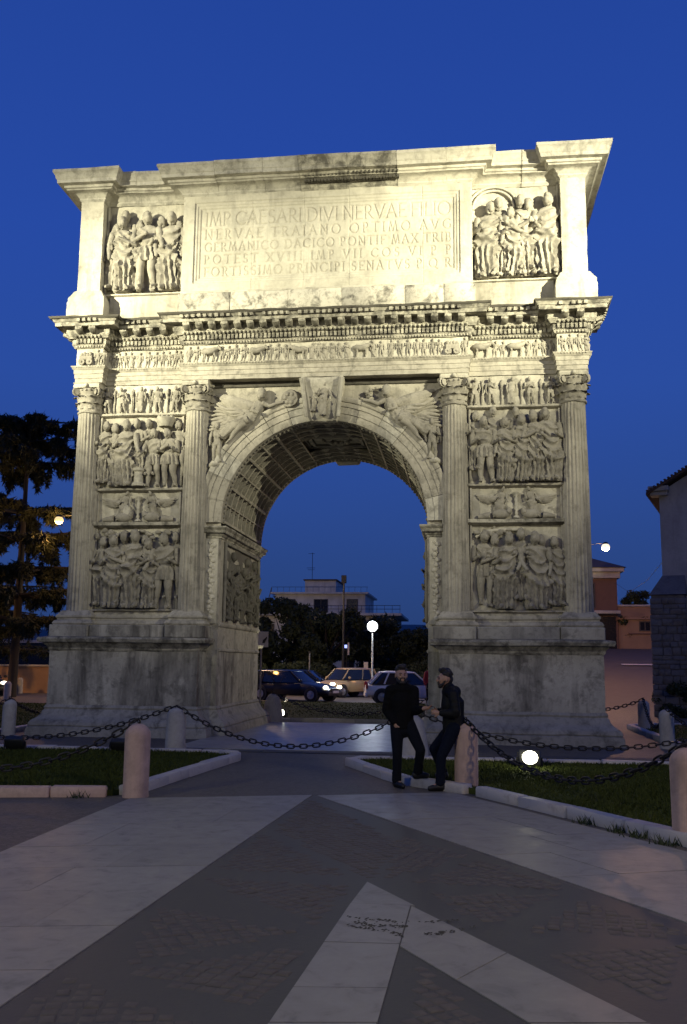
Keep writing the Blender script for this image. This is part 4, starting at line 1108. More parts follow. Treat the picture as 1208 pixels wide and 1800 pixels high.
# ================================================================== lawns with kerbs
def kerb_run(parent, P, mat='kerb', w=.20, h=.13, step=.95, closed=False):
    n = len(P)
    for i in range(n if closed else n-1):
        a, b = Vector(P[i]), Vector(P[(i+1) % n]); L = (b-a).length; k = max(1, round(L/step)); d = (b-a).normalized()
        for j in range(k):
            m = MB().box(.003, L/k-.003, -w/2, w/2, -.05, h+rng.uniform(-.004, .004), .022)
            p = a+d*(L*j/k)
            ang = math.atan2(d.y, d.x); m.xf(Matrix.Translation((p.x, p.y, 0)) @ Matrix.Rotation(ang, 4, 'Z'))
            m.jitter(.012, 6, i*31+j).build('kerb_stone', M[mat], parent, 40)
def grass(P, dens, h, seed, ymax=None):
    r = np.random.default_rng(seed); A_ = np.array(P); lo, hi = A_.min(0), A_.max(0)
    n = int((hi[0]-lo[0])*(hi[1]-lo[1])*dens); x = r.uniform(lo[0], hi[0], n); y = r.uniform(lo[1], hi[1], n)
    k = inside(P, x, y); x, y = x[k], y[k]; n = len(x)
    a = r.uniform(0, 6.28, n); hh = h*r.uniform(.5, 1.3, n)*(1+.35*nz(x, y, 1.2, seed)); w = r.uniform(.006, .014, n)*(1+hh*4); ln = r.normal(size=(n, 2))*hh[:, None]*.5
    V = np.zeros((n, 3, 3)); V[:, 0] = np.stack([x-np.cos(a)*w, y-np.sin(a)*w, np.full(n, .07)], 1); V[:, 1] = np.stack([x+np.cos(a)*w, y+np.sin(a)*w, np.full(n, .07)], 1)
    V[:, 2] = np.stack([x+ln[:, 0], y+ln[:, 1], .07+hh], 1)
    me = bpy.data.meshes.new('grass'); me.vertices.add(n*3); me.vertices.foreach_set('co', V.ravel()); me.loops.add(n*3); me.loops.foreach_set('vertex_index', np.arange(n*3, dtype=np.int32))
    me.polygons.add(n); me.polygons.foreach_set('loop_start', np.arange(0, n*3, 3, dtype=np.int32)); me.materials.append(M['grass']); me.update(calc_edges=True); me.validate()
    tag(link('grass', me), 'short mown lawn grass', None, None, 'stuff')
def lawn(P, kerbs, dens, seed, mat='kerb', h=.05):
    if sum((P[i][0]*P[(i+1) % len(P)][1]-P[(i+1) % len(P)][0]*P[i][1]) for i in range(len(P))) < 0: P = P[::-1]
    l = struct('lawn', MB().poly(P, -.04, .075), M['grass'])
    for kp, mt in kerbs: kerb_run(l, kp, mt)
    if dens: grass(P, dens, h, seed)
    return l
lf = [(-1.02, -10.10), (-.93, -8.2), (-.78, -6.2), (-.72, -5.6), (-.80, -5.25), (-1.1, -5.0), (-1.5, -4.95), (-15, -4.98), (-15, -11.5), (-2.7, -10.75), (-1.25, -10.42)]
lawn(lf, [([(-1.10, -10.35), (-1.02, -9.9), (-.93, -8.2), (-.78, -6.2), (-.72, -5.6), (-.82, -5.22), (-1.12, -5.0), (-1.5, -4.93)], 'kerb'), ([(-1.3, -10.47), (-2.7, -10.78), (-15, -11.6)], 'rose'), ([(-1.55, -4.92), (-15, -4.95)], 'kerb')], 900, 1)
rf_ = [(1.42, -6.0), (1.62, -5.55), (2.1, -5.42), (15, -5.42), (15, -24), (12.0, -24.0), (5.78, -13.0), (3.62, -9.42), (2.55, -8.42), (2.2, -7.7)]
lawn(rf_, [([(15, -5.40), (2.1, -5.40), (1.65, -5.52), (1.42, -5.95), (2.2, -7.75), (2.55, -8.42), (3.45, -9.28)], 'kerb'), ([(3.62, -9.45), (5.70, -12.85), (9.0, -18.6)], 'kerb')], 900, 2)
rl = [(-6.6, 5.75), (7.0, 5.75), (7.6, 6.6), (7.6, 19.1), (-6.6, 19.1)]
lawn(rl, [([(-6.6, 5.68), (7.0, 5.68), (7.65, 6.5), (7.65, 12)], 'post')], 110, 3, h=.04)
sl = [(8.15, -3.2), (8.15, 5.4), (9.0, 6.5), (16, 6.5), (16, -3.2)]
lawn(sl, [([(8.1, -3.2), (8.1, 5.4), (9, 6.55), (16, 6.55)], 'kerb')], 150, 4)
ll = [(-7.7, -3.0), (-7.7, 13.5), (-22, 14.3), (-22, -3.0)]
lawn(ll, [([(-7.65, 13.4), (-7.65, -3.0), (-16, -3.0)], 'kerb')], 150, 5)
# weeds at the foot of the kerb
wd = MB(); r_ = np.random.default_rng(8)
for cx, cy in ((5.22, -12.35), (5.05, -12.05), (4.8, -11.6), (-1.62, -10.66), (5.42, -12.75)):
    for k in range(46):
        a = r_.uniform(0, 6.28); l = r_.uniform(.03, .13); x, y = cx+r_.normal()*.07, cy+r_.normal()*.05
        wd.add([(x-.008, y, .0), (x+.008, y, .0), (x+math.cos(a)*l*.6, y+math.sin(a)*l*.6, l)], [(0, 1, 2)])
tag(wd.build('weeds', M['leaf']), 'small dark weeds along the foot of the kerb', None, None, 'stuff')

# ================================================================== bollards, stone posts, chains
def bollard_mesh(r=.17, h=.95, dome=.16):
    m = MB(); pr_ = [(r*1.02, 0), (r*1.0, .1), (r*.99, h-dome)]+[(r*.99*math.cos(t), h-dome+dome*math.sin(t)) for t in np.linspace(.25, pi/2-.02, 7)]
    m.lathe(pr_, 26); return m.jitter(.004, 6, int(r*100))
bol_me = bollard_mesh().mesh('shaft', M['rose'], 60)
ring_me = MB().tube([(.028*math.cos(a), 0, .985+.034*math.sin(a)) for a in np.linspace(0, 2*pi, 11)], [.009]*11, 6).mesh('ring', M['iron'], 60)
def bollard(x, y, label, me=bol_me, h=.95, grp='rounded stone bollards holding chains'):
    b = empty('bollard', (x, y, 0), rng.uniform(0, 6), label, 'bollard', grp)
    link('shaft', me, b); o = link('ring', ring_me, b, (0, 0, h-.95)); return b
BL = (-.91, -10.45); BR = (3.43, -8.95); BRR = (5.66, -12.6)
bollard(*BL, 'rosy rounded bollard at the front corner of the left lawn')
bollard(*BR, 'rosy rounded bollard that the man in the dark jacket leans on')
bollard(*BRR, 'rosy rounded bollard cut by the right edge of the photo, nearest the viewer')
bollard(-4.9, -11.05, 'rosy rounded bollard further along the left lawn kerb, outside the picture')
pale_me = bollard_mesh(.16, .84, .14).mesh('shaft', M['post'], 60)
bollard(7.80, -1.09, 'pale bollard right of the arch, lit on its right side by the floodlight', pale_me, .84)
bollard(8.35, 4.6, 'pale bollard at the corner of the right lawn behind the lit one', pale_me, .84)
bollard(-7.35, -1.0, 'pale bollard left of the arch with one thin bright edge', pale_me, .84)
bollard(-16.4, 17.2, 'small far bollard below the headlights at the left edge', pale_me, .84)
bollard(-20.2, 26.3, 'small far bollard in front of the low orange lit wall', pale_me, .84)
stm = MB().lathe([(.21, 0), (.20, .2), (.19, .6), (.18, .74), (.14, .82), (.06, .855)], 18).jitter(.016, 5, 8)
post_me = stm.mesh('shaft', M['post'], 50)
st2 = MB().lathe([(.30, 0), (.29, .2), (.27, .5), (.22, .72), (.12, .83), (.05, .86)], 16).jitter(.035, 4, 9); post2_me = st2.mesh('shaft', M['post'], 50)
def spost(x, y, label, me=post_me):
    b = empty('stone_post', (x, y, 0), 0, label, 'stone post', 'worn stone posts round the arch'); link('shaft', me, b); link('ring', ring_me, b, (0, 0, -.11)); return b
spost(-2.27, -4.23, 'grey cylindrical stone post at the inner corner of the left pier')
spost(2.42, -4.55, 'pale worn stone post half hidden behind the two men', post2_me)
spost(-2.28, 5.62, 'dark worn stone post beside the far floodlight', post2_me)
spost(2.55, 5.6, 'rear stone post hidden by the right pier', post2_me)
spost(9.0, -4.4, 'stone post beyond the right edge of the picture'); spost(-9.0, -4.4, 'stone post beyond the left edge of the picture')
spost(5.2, 6.6, 'stone post behind the right pier'); spost(-9.6, -4.2+2.0, 'stone post on the far left lawn edge')
def link_mesh(l=.115, w=.042, r=.0155):
    P = []
    for k in range(16):
        a = 2*pi*k/16; P.append((math.copysign(l/2-w, math.cos(a))*(1 if abs(math.cos(a)) > .01 else 0)+w*math.cos(a), w*math.sin(a)*.9, 0))
    n = 6; G = []
    for i in range(16):
        p = Vector(P[i]); t = (Vector(P[(i+1) % 16])-Vector(P[i-1])).normalized(); b = Vector((0, 0, 1)); nn = t.cross(b)
        G.append([tuple(p+nn*r*math.cos(2*pi*j/n)+b*r*math.sin(2*pi*j/n)) for j in range(n)])
    return MB().grid(G, cu=True, cv=True)
lk_me = link_mesh(.158, .042, .0135).mesh('chain_link', M['iron'], 80)
def chain(a, b, low, label):
    a, b = Vector(a), Vector(b); L = (b-a).length; sag = (a.z+b.z)/2-low
    c = empty('chain', a, 0, label, 'chain', 'iron chains slung between the posts')
    S = [a.lerp(b, t)-Vector((0, 0, 4*sag*t*(1-t))) for t in np.linspace(0, 1, 200)]
    cum = np.concatenate([[0], np.cumsum([(S[i+1]-S[i]).length for i in range(199)])]); n = max(2, int(cum[-1]/.125))
    for k in range(n):
        s = cum[-1]*(k+.5)/n; i = int(np.searchsorted(cum, s))-1; i = min(max(i, 0), 198)
        p = S[i].lerp(S[i+1], (s-cum[i])/(cum[i+1]-cum[i]+1e-9)); d = (S[i+1]-S[i]).normalized()
        side = d.cross(Vector((0, 0, 1))).normalized(); up = side.cross(d)
        if k % 2: side, up = up, -side
        o = link('chain_link', lk_me, c); q = p-a
        o.matrix_local = Matrix(((d.x, side.x, up.x, q.x), (d.y, side.y, up.y, q.y), (d.z, side.z, up.z, q.z), (0, 0, 0, 1)))
chain((-2.27, -4.23, .90), (2.42, -4.55, .90), .17, 'long sagging chain across the opening of the arch, between two stone posts')
chain((-9.0, -4.4, .9), (-2.27, -4.23, .90), .22, 'sagging chain in front of the left pedestal')
chain((2.42, -4.55, .90), (9.0, -4.4, .9), .25, 'sagging chain in front of the right pedestal')
chain((-4.9, -11.05, .98), (BL[0], BL[1], .98), .34, 'chain over the left lawn, hung from the rosy bollard')
chain((BR[0], BR[1], .98), (BRR[0], BRR[1], .98), .40, 'chain over the right lawn behind the leaning man, ending at the picture edge')
chain((-9.4, -3.6, .8), (-7.35, -1.0, .86), .42, 'chain rising from the left to the bollard with a thin bright edge')
chain((-7.35, -1.0, .86), (-7.3, 3.5, .8), .40, 'chain from the left pale bollard passing behind the left pedestal')
chain((5.2, 6.6, .85), (8.35, 4.6, .86), .48, 'chain rising from behind the right pedestal to the pale corner bollard')
chain((8.35, 4.6, .86), (7.80, -1.09, .86), .30, 'chain between the two pale bollards right of the arch')
chain((7.80, -1.09, .86), (9.0, -4.4, .9), .42, 'chain falling to the right from the lit pale bollard')
chain((-2.28, 5.62, .84), (2.55, 5.6, .84), .28, 'far chain on the other side of the arch above the rear lawn')
# ================================================================== lamps
M['lampglass_w'] = glow('lamp_globe_white', (.86, .95, 1.0), 6)
M['lampglass_o'] = glow('lamp_globe_sodium', (1.0, .66, .19), 1.15)
M['lampglass_p'] = glow('lamp_globe_warm', (1.0, .82, .50), 1.25)
M['floodglass'] = glow('floodlight_glass', (1.0, .96, .72), 14)
M['headglass'] = glow('headlight_glass', (1.0, .86, .62), 7)
M['dimglass'] = glow('small_lamp_glass', (1.0, .7, .38), 4)
def street_lamp(x, y, h, arm, label, glass, energy, color, rad=.30, pole=True, globe=False, grp='street lamps'):
    t = empty('street_lamp', (x, y, 0), 0, label, 'street lamp', grp if pole else None)
    ax, ay = arm
    m = MB().tube([(0, 0, 0), (0, 0, .9), (0, 0, .92), (0, 0, h-.2)], [.09, .085, .055, .045], 10); m.build('pole', M['grey'], t, 60)
    if globe:
        MB().lathe([(.07, h-.34), (.12, h-.28), (.10, h-.24)], 12).build('collar', M['grey'], t, 60)
        MB().ball((0, 0, h), rad, 20, 14).build('lamp_globe', M[glass], t, 180)
    else:
        L = math.hypot(ax, ay)
        MB().tube([(0, 0, h-.25), (ax*.3, ay*.3, h+.12), (ax*.75, ay*.75, h+rad*.8), (ax, ay, h+rad*.8)], .012, 8).build('arm', M['black'], t, 60)
        MB().ball((ax, ay, h+rad*.72), (.14, .12, .10), 14, 8).build('lamp_head', M['black'], t, 60)
        MB().ball((ax, ay, h-.02), (rad, rad, rad*.92), 18, 12).build('lamp_globe', M[glass], t, 180)
    if energy: lamp('lamp_light', 'POINT', (x+ax, y+ay, h-.17-rad), energy, color, None, .35)
street_lamp(-1.18, 26, 3.66, (0, 0), 'short post lamp with a bright white globe behind the cars', 'lampglass_w', 0, COOL, .27, globe=True)
lamp('lamp_light', 'POINT', (-1.18, 25.5, 3.66), LAMP_GLOBE, COOL, None, .2)
street_lamp(9.3, 26.2, 7.72, (1.35, -.2), 'warm street lamp glowing over the roofs right of the arch', 'lampglass_p', LAMP_RIGHT, (1, .52, .24), .21)
street_lamp(-13.2, 17.2, 8.1, (-1.6, .7), 'orange street lamp glowing among the cedar branches', 'lampglass_o', LAMP_LEFT, SODIUM, .20)
street_lamp(-9.5, -26, 8.0, (1.2, .8), 'street lamp behind the viewer on the left', 'lampglass_p', STREET_A, WARM, .25)
street_lamp(12.5, -21, 7.5, (-1.2, .6), 'street lamp behind the viewer on the right', 'lampglass_o', STREET_B, (1, .80, .46), .25)
# floodlight masts out of frame
def mast(x, y, h, aim, e, size, label):
    t = empty('floodlight_mast', (x, y, 0), 0, label, 'floodlight mast', 'floodlight masts'); MB().tube([(0, 0, 0), (0, 0, h)], [.14, .09], 10).build('pole', M['grey'], t, 60)
    d = (Vector(aim)-Vector((x, y, h))).normalized()
    q = d.to_track_quat('Y', 'Z').to_matrix().to_4x4()
    MB().box(-.35, .35, -.22, .0, -.28, .28, .03).xf(Matrix.Translation((0, 0, h+.3)) @ q).build('floodlight_head', M['black'], t, 40)
    MB().box(-.30, .30, .002, .012, -.23, .23, .003).xf(Matrix.Translation((0, 0, h+.3)) @ q).build('floodlight_glass', M['floodglass'], t)
    p = Vector((x, y, h+.3))+d*.35
    lamp('flood_beam', 'SPOT', p, e, FLOODC, None, .12, aim, math.radians(size), 1.0)
    lamp('flood_wash', 'SPOT', p, e*.27, FLOODC, None, .12, (aim[0]*.4, 0, 10.4), math.radians(47), 1.0)
mast(-17.5, -16, 12.2, (-5.0, 0, 10.6), FLOOD_L, 25, 'floodlight mast beyond the left edge of the picture')
mast(18.0, -15, 12.6, (4.3, 0, 11.9), FLOOD_R, 26, 'floodlight mast beyond the right edge of the picture')
# ground floodlights
def ground_flood(x, y, yaw, tilt, label, lit=True):
    t = empty('ground_floodlight', (x, y, .07), yaw, label, 'floodlight', 'floodlights standing on the lawns')
    R_ = Matrix.Translation((0, 0, .17)) @ Matrix.Rotation(tilt, 4, 'X')
    MB().box(-.19, .19, -.02, .13, -.13, .13, .03).xf(R_).build('housing', M['black'], t, 40)
    MB().tube([(-.21, .05, 0), (-.21, .05, .17), (-.19, .05, .17)], .015, 6).build('bracket', M['black'], t); MB().tube([(.21, .05, 0), (.21, .05, .17), (.19, .05, .17)], .015, 6).build('bracket', M['black'], t)
    g_ = MB().ball((0, -.03, 0), (.13, .05, .11), 18, 10).xf(R_); g_.build('glass', M['floodglass'] if lit else M['grey'], t)
    return t
ground_flood(4.49, -6.43, .1, -.25, 'glaring ground floodlight on the right lawn')
lamp('flood_spill', 'POINT', (4.44, -6.75, .42), 14, FLOODC, None, .05)
ground_flood(-2.17, 6.3, .15, -.2, 'small glaring floodlight on the rear lawn beside the dark stone post')
lamp('flood_spill', 'SPOT', (-2.2, 6.05, .42), 260, FLOODC, None, .08, (-2.0, 2.0, 6.0), 1.9, 1.0)
ground_flood(-5.05, -5.35, pi, -.6, 'unlit ground floodlight at the back edge of the left lawn, further from the bollard', False)
ground_flood(-2.95, -5.4, pi, -.6, 'unlit ground floodlight at the back edge of the left lawn, close behind the rosy bollard', False)

# ================================================================== trees
def leaves(C, R, n, size, seed, droop=0.0, long=1.0):
    """n small leaf triangles round centres C with radii R."""
    r = np.random.default_rng(seed); C = np.array(C); R = np.array(R)
    k = r.integers(0, len(C), n); d = r.normal(size=(n, 3)); d /= np.linalg.norm(d, axis=1, keepdims=True)+1e-9
    rad = r.uniform(.25, 1, n)**.5
    p = C[k]+d*R[k]*rad[:, None]
    a = r.normal(size=(n, 3)); a[:, 2] -= droop; a /= np.linalg.norm(a, axis=1, keepdims=True)
    b = np.cross(a, r.normal(size=(n, 3))); b /= np.linalg.norm(b, axis=1, keepdims=True)+1e-9
    s = size*r.uniform(.6, 1.4, n)[:, None]
    V = np.stack([p-b*s*.35, p+b*s*.35, p+a*s*long], 1)
    return V
def tri_mesh(name, V, m):
    n = len(V); me = bpy.data.meshes.new(name); me.vertices.add(n*3); me.vertices.foreach_set('co', V.ravel()); me.loops.add(n*3); me.loops.foreach_set('vertex_index', np.arange(n*3, dtype=np.int32))
    me.polygons.add(n); me.polygons.foreach_set('loop_start', np.arange(0, n*3, 3, dtype=np.int32)); me.materials.append(m); me.update(calc_edges=True); me.validate(); return me
def cedar(x, y, h, label, seed, spread=5.0, base=2.2, n=42000):
    r = np.random.default_rng(seed); t = empty('cedar_tree', (x, y, 0), 0, label, 'tree', 'cedars left of the arch')
    tr = MB().tube([(0, 0, -.1), (.05, 0, h*.3), (.0, .1, h*.6), (.1, 0, h*.97)], [.24, .19, .13, .04], 10)
    C, Rr = [], []
    ZS = [.04, .15, .27, .40, .52, .74, .84, .93]; tiers = len(ZS)
    for i in range(tiers):
        z = base+(h-base)*ZS[i]; L = spread*(1-.62*(i/tiers)**1.3)*r.uniform(.75, 1.15)
        for k in range(7):
            a = k*pi/3.5+r.uniform(-.35, .35)+i*.5; l = L*r.uniform(.65, 1.1); rise = r.uniform(-.02, .22)
            pts = [(math.cos(a)*l*q, math.sin(a)*l*q, z+rise*l*q-.10*l*q*q) for q in np.linspace(0, 1, 6)]
            tr.tube(pts, [.10*(1-.8*q)*(1-.5*i/tiers)+.012 for q in np.linspace(0, 1, 6)], 5)
            for q in np.linspace(.25, 1.04, 11):
                w = .25+.5*math.sin(pi*min(q, .96))*(l/spread)
                px, py, pz = math.cos(a)*l*q, math.sin(a)*l*q, z+rise*l*q-.10*l*q*q
                off = r.normal(size=2)*w*.5
                C.append((px+off[0], py+off[1], pz-.10)); Rr.append((w*.62, w*.62, .15))
                if r.random() < .5: C.append((px+off[0]*1.4, py+off[1]*1.4, pz-.40)); Rr.append((.12, .12, .38))
    tr.build('trunk', M['bark'], t, 60)
    link('crown', tri_mesh('crown', leaves(C, Rr, n, .11, seed, 1.0, 2.2), M['needle']), t)
    return t
cedar(-18.3, 21.5, 14.4, 'tall dark cedar with drooping tiers left of the arch', 3, 6.0, 3.2, 88000)
street_lamp(-25.5, 19.0, 5.5, (1.2, .4), 'added orange lamp, unseen beyond the left edge of the picture', 'lampglass_o', 1300, SODIUM, .3)  # unseen lamp added to brighten the orange ground at the left
street_lamp(-10.2, 25.0, 7.0, (.9, .2), 'added warm lamp hidden behind the left pier', 'lampglass_p', 2000, (1, .66, .34), .22)  # unseen lamp added to light the cars, road and rear lawn
street_lamp(-21, 55, 8.0, (1.0, .4), 'added unseen warm lamp beside the pale apartment house', 'lampglass_p', 1100, (1, .80, .48), .22)  # added out of view to warm the front of the apartment house
cedar(-24.0, 29.0, 11.5, 'lower cedar partly outside the left edge', 5, 4.8, 2.0, 30000)
def bushy(x, y, h, rx, label, seed, n=9000, grp='dark trees beyond the road', trunk=.35, size=.22, mat='leaf', name='tree'):
    r = np.random.default_rng(seed); t = empty(name, (x, y, -.06), 0, label, 'tree' if name == 'tree' else 'bush', grp)
    if name == 'tree':
        tr = MB().tube([(0, 0, -.2), (.1, 0, h*trunk), (0, .1, h*.75)], [.22, .15, .05], 8)
        for k in range(6):
            a = r.uniform(0, 6.28); tr.tube([(0.05, 0, h*.35), (math.cos(a)*rx*.5, math.sin(a)*rx*.5, h*.6), (math.cos(a)*rx*.8, math.sin(a)*rx*.8, h*.8)], [.09, .06, .02], 6)
        tr.build('trunk', M['bark'], t, 60)
    C, R_ = [], []
    for k in range(26):
        a = r.uniform(0, 6.28); q = r.uniform(0, 1)**.6; z = h*r.uniform(.22 if name == 'tree' else .05, .93); sh_ = math.sin(pi*min(.98, max(.05, (z/h-.1)/.95)))**.6
        C.append((math.cos(a)*rx*q*sh_, math.sin(a)*rx*q*sh_, z)); s = r.uniform(.16, .30)*rx; R_.append((s*1.1, s*1.1, s*.8))
    link('crown', tri_mesh('crown', leaves(C, R_, n, size, seed, .3, 1.2), M[mat]), t); return t
for k, (x, y, h, rx, lb) in enumerate(((-13.6, 45, 5.4, 3.0, 'dark round tree left of the pale building seen through the arch'), (-9.3, 47, 6.6, 3.2, 'dark tree in front of the pale building, tallest of the row'), (-6.2, 44, 6.0, 3.0, 'dark tree behind the tall pole'),
     (-3.6, 50, 5.6, 3.4, 'dark tree behind the white globe lamp'), (.6, 48, 4.2, 3.0, 'dark tree right of the white globe lamp'), (4.2, 52, 4.0, 3.2, 'dark tree beside the inner edge of the right pier'), (-17.5, 50, 5.2, 3.4, 'dark tree hidden behind the left pier'), (-1.5, 60, 4.6, 4.0, 'broad low tree far behind the lamp'))):
    bushy(x, y, h, rx, lb, 40+k, 11000)
for k, (x, y, h, rx, lb) in enumerate(((-7.6, 32.5, 1.7, 1.3, 'low bush lit orange behind the dark blue car'), (-5.6, 33, 1.8, 1.4, 'orange lit bush left of the thin post'), (-9.8, 33, 1.6, 1.4, 'orange lit bush at the inner edge of the left pier'), (-1.4, 31.5, 1.5, 1.1, 'grey green bush under the globe lamp'), (1.3, 33, 1.9, 1.6, 'dark bush behind the silver car'))):
    bushy(x, y, h, rx, lb, 60+k, 4500, 'bushes behind the parked cars', name='bush', size=.12)
bushy(11.3, 12.2, 1.25, 1.15, 'dark rounded bush at the foot of the stone buttress', 71, 9000, None, name='bush', size=.09)
bushy(12.25, 11.6, 4.9, .85, 'dark ivy mass climbing the right hand building', 72, 14000, None, name='bush', size=.12)
bushy(14.6, 41, 7.0, 1.4, 'small dark tree between the far house and its annexe', 73, 5000, None, size=.18)
# hills
mb = MB(); G = []
for j, (yy, hh) in enumerate(((300, -2), (380, 9), (440, 17), (520, 21), (620, 23), (800, 10))):
    G.append([(x, yy, hh*(1+.12*math.sin(x*.011+1)+.07*math.sin(x*.031+j))) for x in np.linspace(-700, 700, 90)])
M['hill'] = leafm('hazy_hill_blue', (.05, .07, .075), (.08, .10, .10), .02)  # bluish green: distance haze put into the hill colour
struct('hills', mb.grid(G), M['hill'], None, 180)
# sloping road and terrace on the right
mb = MB(); mb.grid([[(x, yy, z) for x in (9.0, 12, 20, 60)] for yy, z in ((21.5, -.02), (25, .35), (30, 1.25), (34, 2.05), (38, 2.72), (40, 2.86), (90, 3.2))]); struct('sloping_road', mb, M['roadp'], None, 180)
mb = MB(); mb.grid([[(12.3, 32.6, 1.83), (16.5, 32.6, 1.83)], [(12.3, 32.9, 1.895), (16.5, 32.9, 1.895)]]); 
M['paint'] = simple('road_paint', (.5, .47, .42), .7); mb.build('road_marking', M['paint'], bpy.data.objects['sloping_road'])

# ================================================================== buildings
M['plaster'] = stone('pale_plaster', (.62, .57, .47), .3, .08, .35, seed=20, bumpd=.004)
M['brown'] = simple('brown_brick_wall', (.15, .085, .06), .85, sc=3)
M['ochre'] = simple('ochre_plaster', (.30, .19, .115), .85, sc=1.5)
M['whitew'] = stone('whitewashed_wall', (.45, .43, .385), .3, .08, .3, seed=21, bumpd=.004)
M['rubble'] = stone('rubble_stone', (.20, .185, .165), .7, .4, .3, seed=22)
M['tile'] = simple('roof_tile', (.10, .065, .05), .85, sc=5, var=.4)
M['glassd'] = simple('dark_window', (.012, .013, .016), .12, sc=2)
M['shut'] = simple('shutter', (.07, .06, .05), .7)
def window(par, x0, x1, z0, z1, y, pane='glassd'):
    f = MB().box(x0-.07, x1+.07, y-.05, y+.03, z0-.07, z0, .006).box(x0-.07, x1+.07, y-.05, y+.03, z1, z1+.07, .006).box(x0-.07, x0, y-.05, y+.03, z0+.001, z1-.001).box(x1, x1+.07, y-.05, y+.03, z0+.001, z1-.001).box((x0+x1)/2-.03, (x0+x1)/2+.03, y-.03, y+.02, z0+.001, z1-.001).build('window', M['shut'], par)
    MB().box(x0+.002, x1-.002, y-.008, y+.02, z0+.002, z1-.002).build('pane', M[pane], f)
b = empty('apartment_house', (0, 0, 0), 0, 'pale flat roofed apartment house with a penthouse, seen through the arch', 'building')
MB().box(-24, -3.2, 70, 82, -.2, 6.35).build('wall', M['plaster'], b)
MB().box(-24.5, -2.4, 69.2, 82, 6.36, 6.62, .03).build('balcony_slab', M['plaster'], b)
MB().box(-15.2, -6.1, 71, 80, 6.62, 8.55).build('upper_storey', M['plaster'], b)
MB().box(-15.6, -5.75, 70.5, 80.5, 8.56, 8.74, .02).build('roof', M['plaster'], b)
MB().box(-12.35, -9.2, 72, 78, 8.75, 10.0).build('penthouse', M['plaster'], b); MB().box(-12.5, -9.05, 71.8, 78.2, 10.01, 10.14, .02).build('roof', M['tile'], b)
rl_ = MB()
for x in np.arange(-24.3, -2.5, .75): rl_.tube([(x, 69.35, 6.62), (x, 69.35, 7.35)], .02, 5)
for z in (7.0, 7.35): rl_.tube([(-24.3, 69.35, z), (-2.5, 69.35, z)], .025, 5)
rl_.build('railing', M['black'], b)
rl_ = MB()
for x in np.arange(-15.5, -5.8, .6): rl_.tube([(x, 70.6, 8.74), (x, 70.6, 9.25)], .015, 5)
rl_.tube([(-15.5, 70.6, 9.25), (-5.8, 70.6, 9.25)], .02, 5); rl_.tube([(-15.3, 70.6, 6.6), (-15.9, 70.6, 7.6), (-15.5, 70.6, 9.2)], .05, 5); rl_.build('railing', M['black'], b)
for x0, x1, z0, z1 in ((-14.3, -13.2, 6.75, 8.0), (-11.2, -9.9, 6.75, 8.0), (-7.9, -6.9, 6.75, 8.0)): window(b, x0, x1, z0, z1, 71)
for x0 in (-22, -19, -16.2, -13.6, -10.8, -8.2, -5.6):
    window(b, x0, x0+1.1, 3.9, 5.5, 70); window(b, x0, x0+1.1, .9, 2.5, 70)
an = MB().tube([(-12.1, 75, 10.1), (-12.1, 75, 13.2)], .03, 6)
for z, w in ((13.1, .45), (11.6, .6), (11.4, .5)): an.tube([(-12.1-w, 75, z), (-12.1+w*.5, 75, z)], .02, 5)
an.build('antenna', M['black'], b)

h_ = empty('brown_house', (0, 0, 0), 0, 'brown house with a white eaves cornice and hipped roof right of the arch', 'building')
MB().box(6.5, 13.35, 40, 50, 2.6, 7.35).build('wall', M['brown'], h_)
MB().box(6.2, 13.55, 39.75, 50.3, 7.36, 7.75, .03).box(6.0, 13.78, 39.5, 50.5, 7.76, 8.02, .04).build('cornice', M['whitew'], h_)
m = MB(); m.grid([[(5.9, 39.4, 8.03), (13.9, 39.4, 8.03), (13.9, 50.6, 8.03), (5.9, 50.6, 8.03)], [(8.8, 43.5, 9.5), (10.6, 43.5, 9.5), (10.6, 46.5, 9.5), (8.8, 46.5, 9.5)]], cv=True, cap0=True, cap1=True); m.build('roof', M['tile'], h_)
MB().box(6.4, 13.4, 39.2, 39.98, 5.05, 5.25, .02).build('balcony_slab', M['whitew'], h_)
MB().box(12.2, 13.2, 39.955, 40.03, 2.8, 4.9).build('door', M['glassd'], h_)
window(h_, 11.2, 11.9, 5.5, 7.0, 40)
a_ = empty('ochre_annexe', (0, 0, 0), 0, 'low ochre annexe with one small dark window, lit orange', 'building')
MB().box(13.4, 19, 40.2, 46, 2.6, 5.55).build('wall', M['ochre'], a_); MB().box(13.37, 19.1, 40.05, 46, 4.72, 4.83, .02).build('cornice', M['ochre'], a_); MB().box(13.37, 19.1, 40.1, 46, 5.56, 5.68, .02).build('coping', M['whitew'], a_)
window(a_, 14.75, 15.35, 4.05, 4.55, 40.2); MB().box(14.0, 19, 40.13, 40.22, 3.78, 3.86, .01).build('string_course', M['brown'], a_)

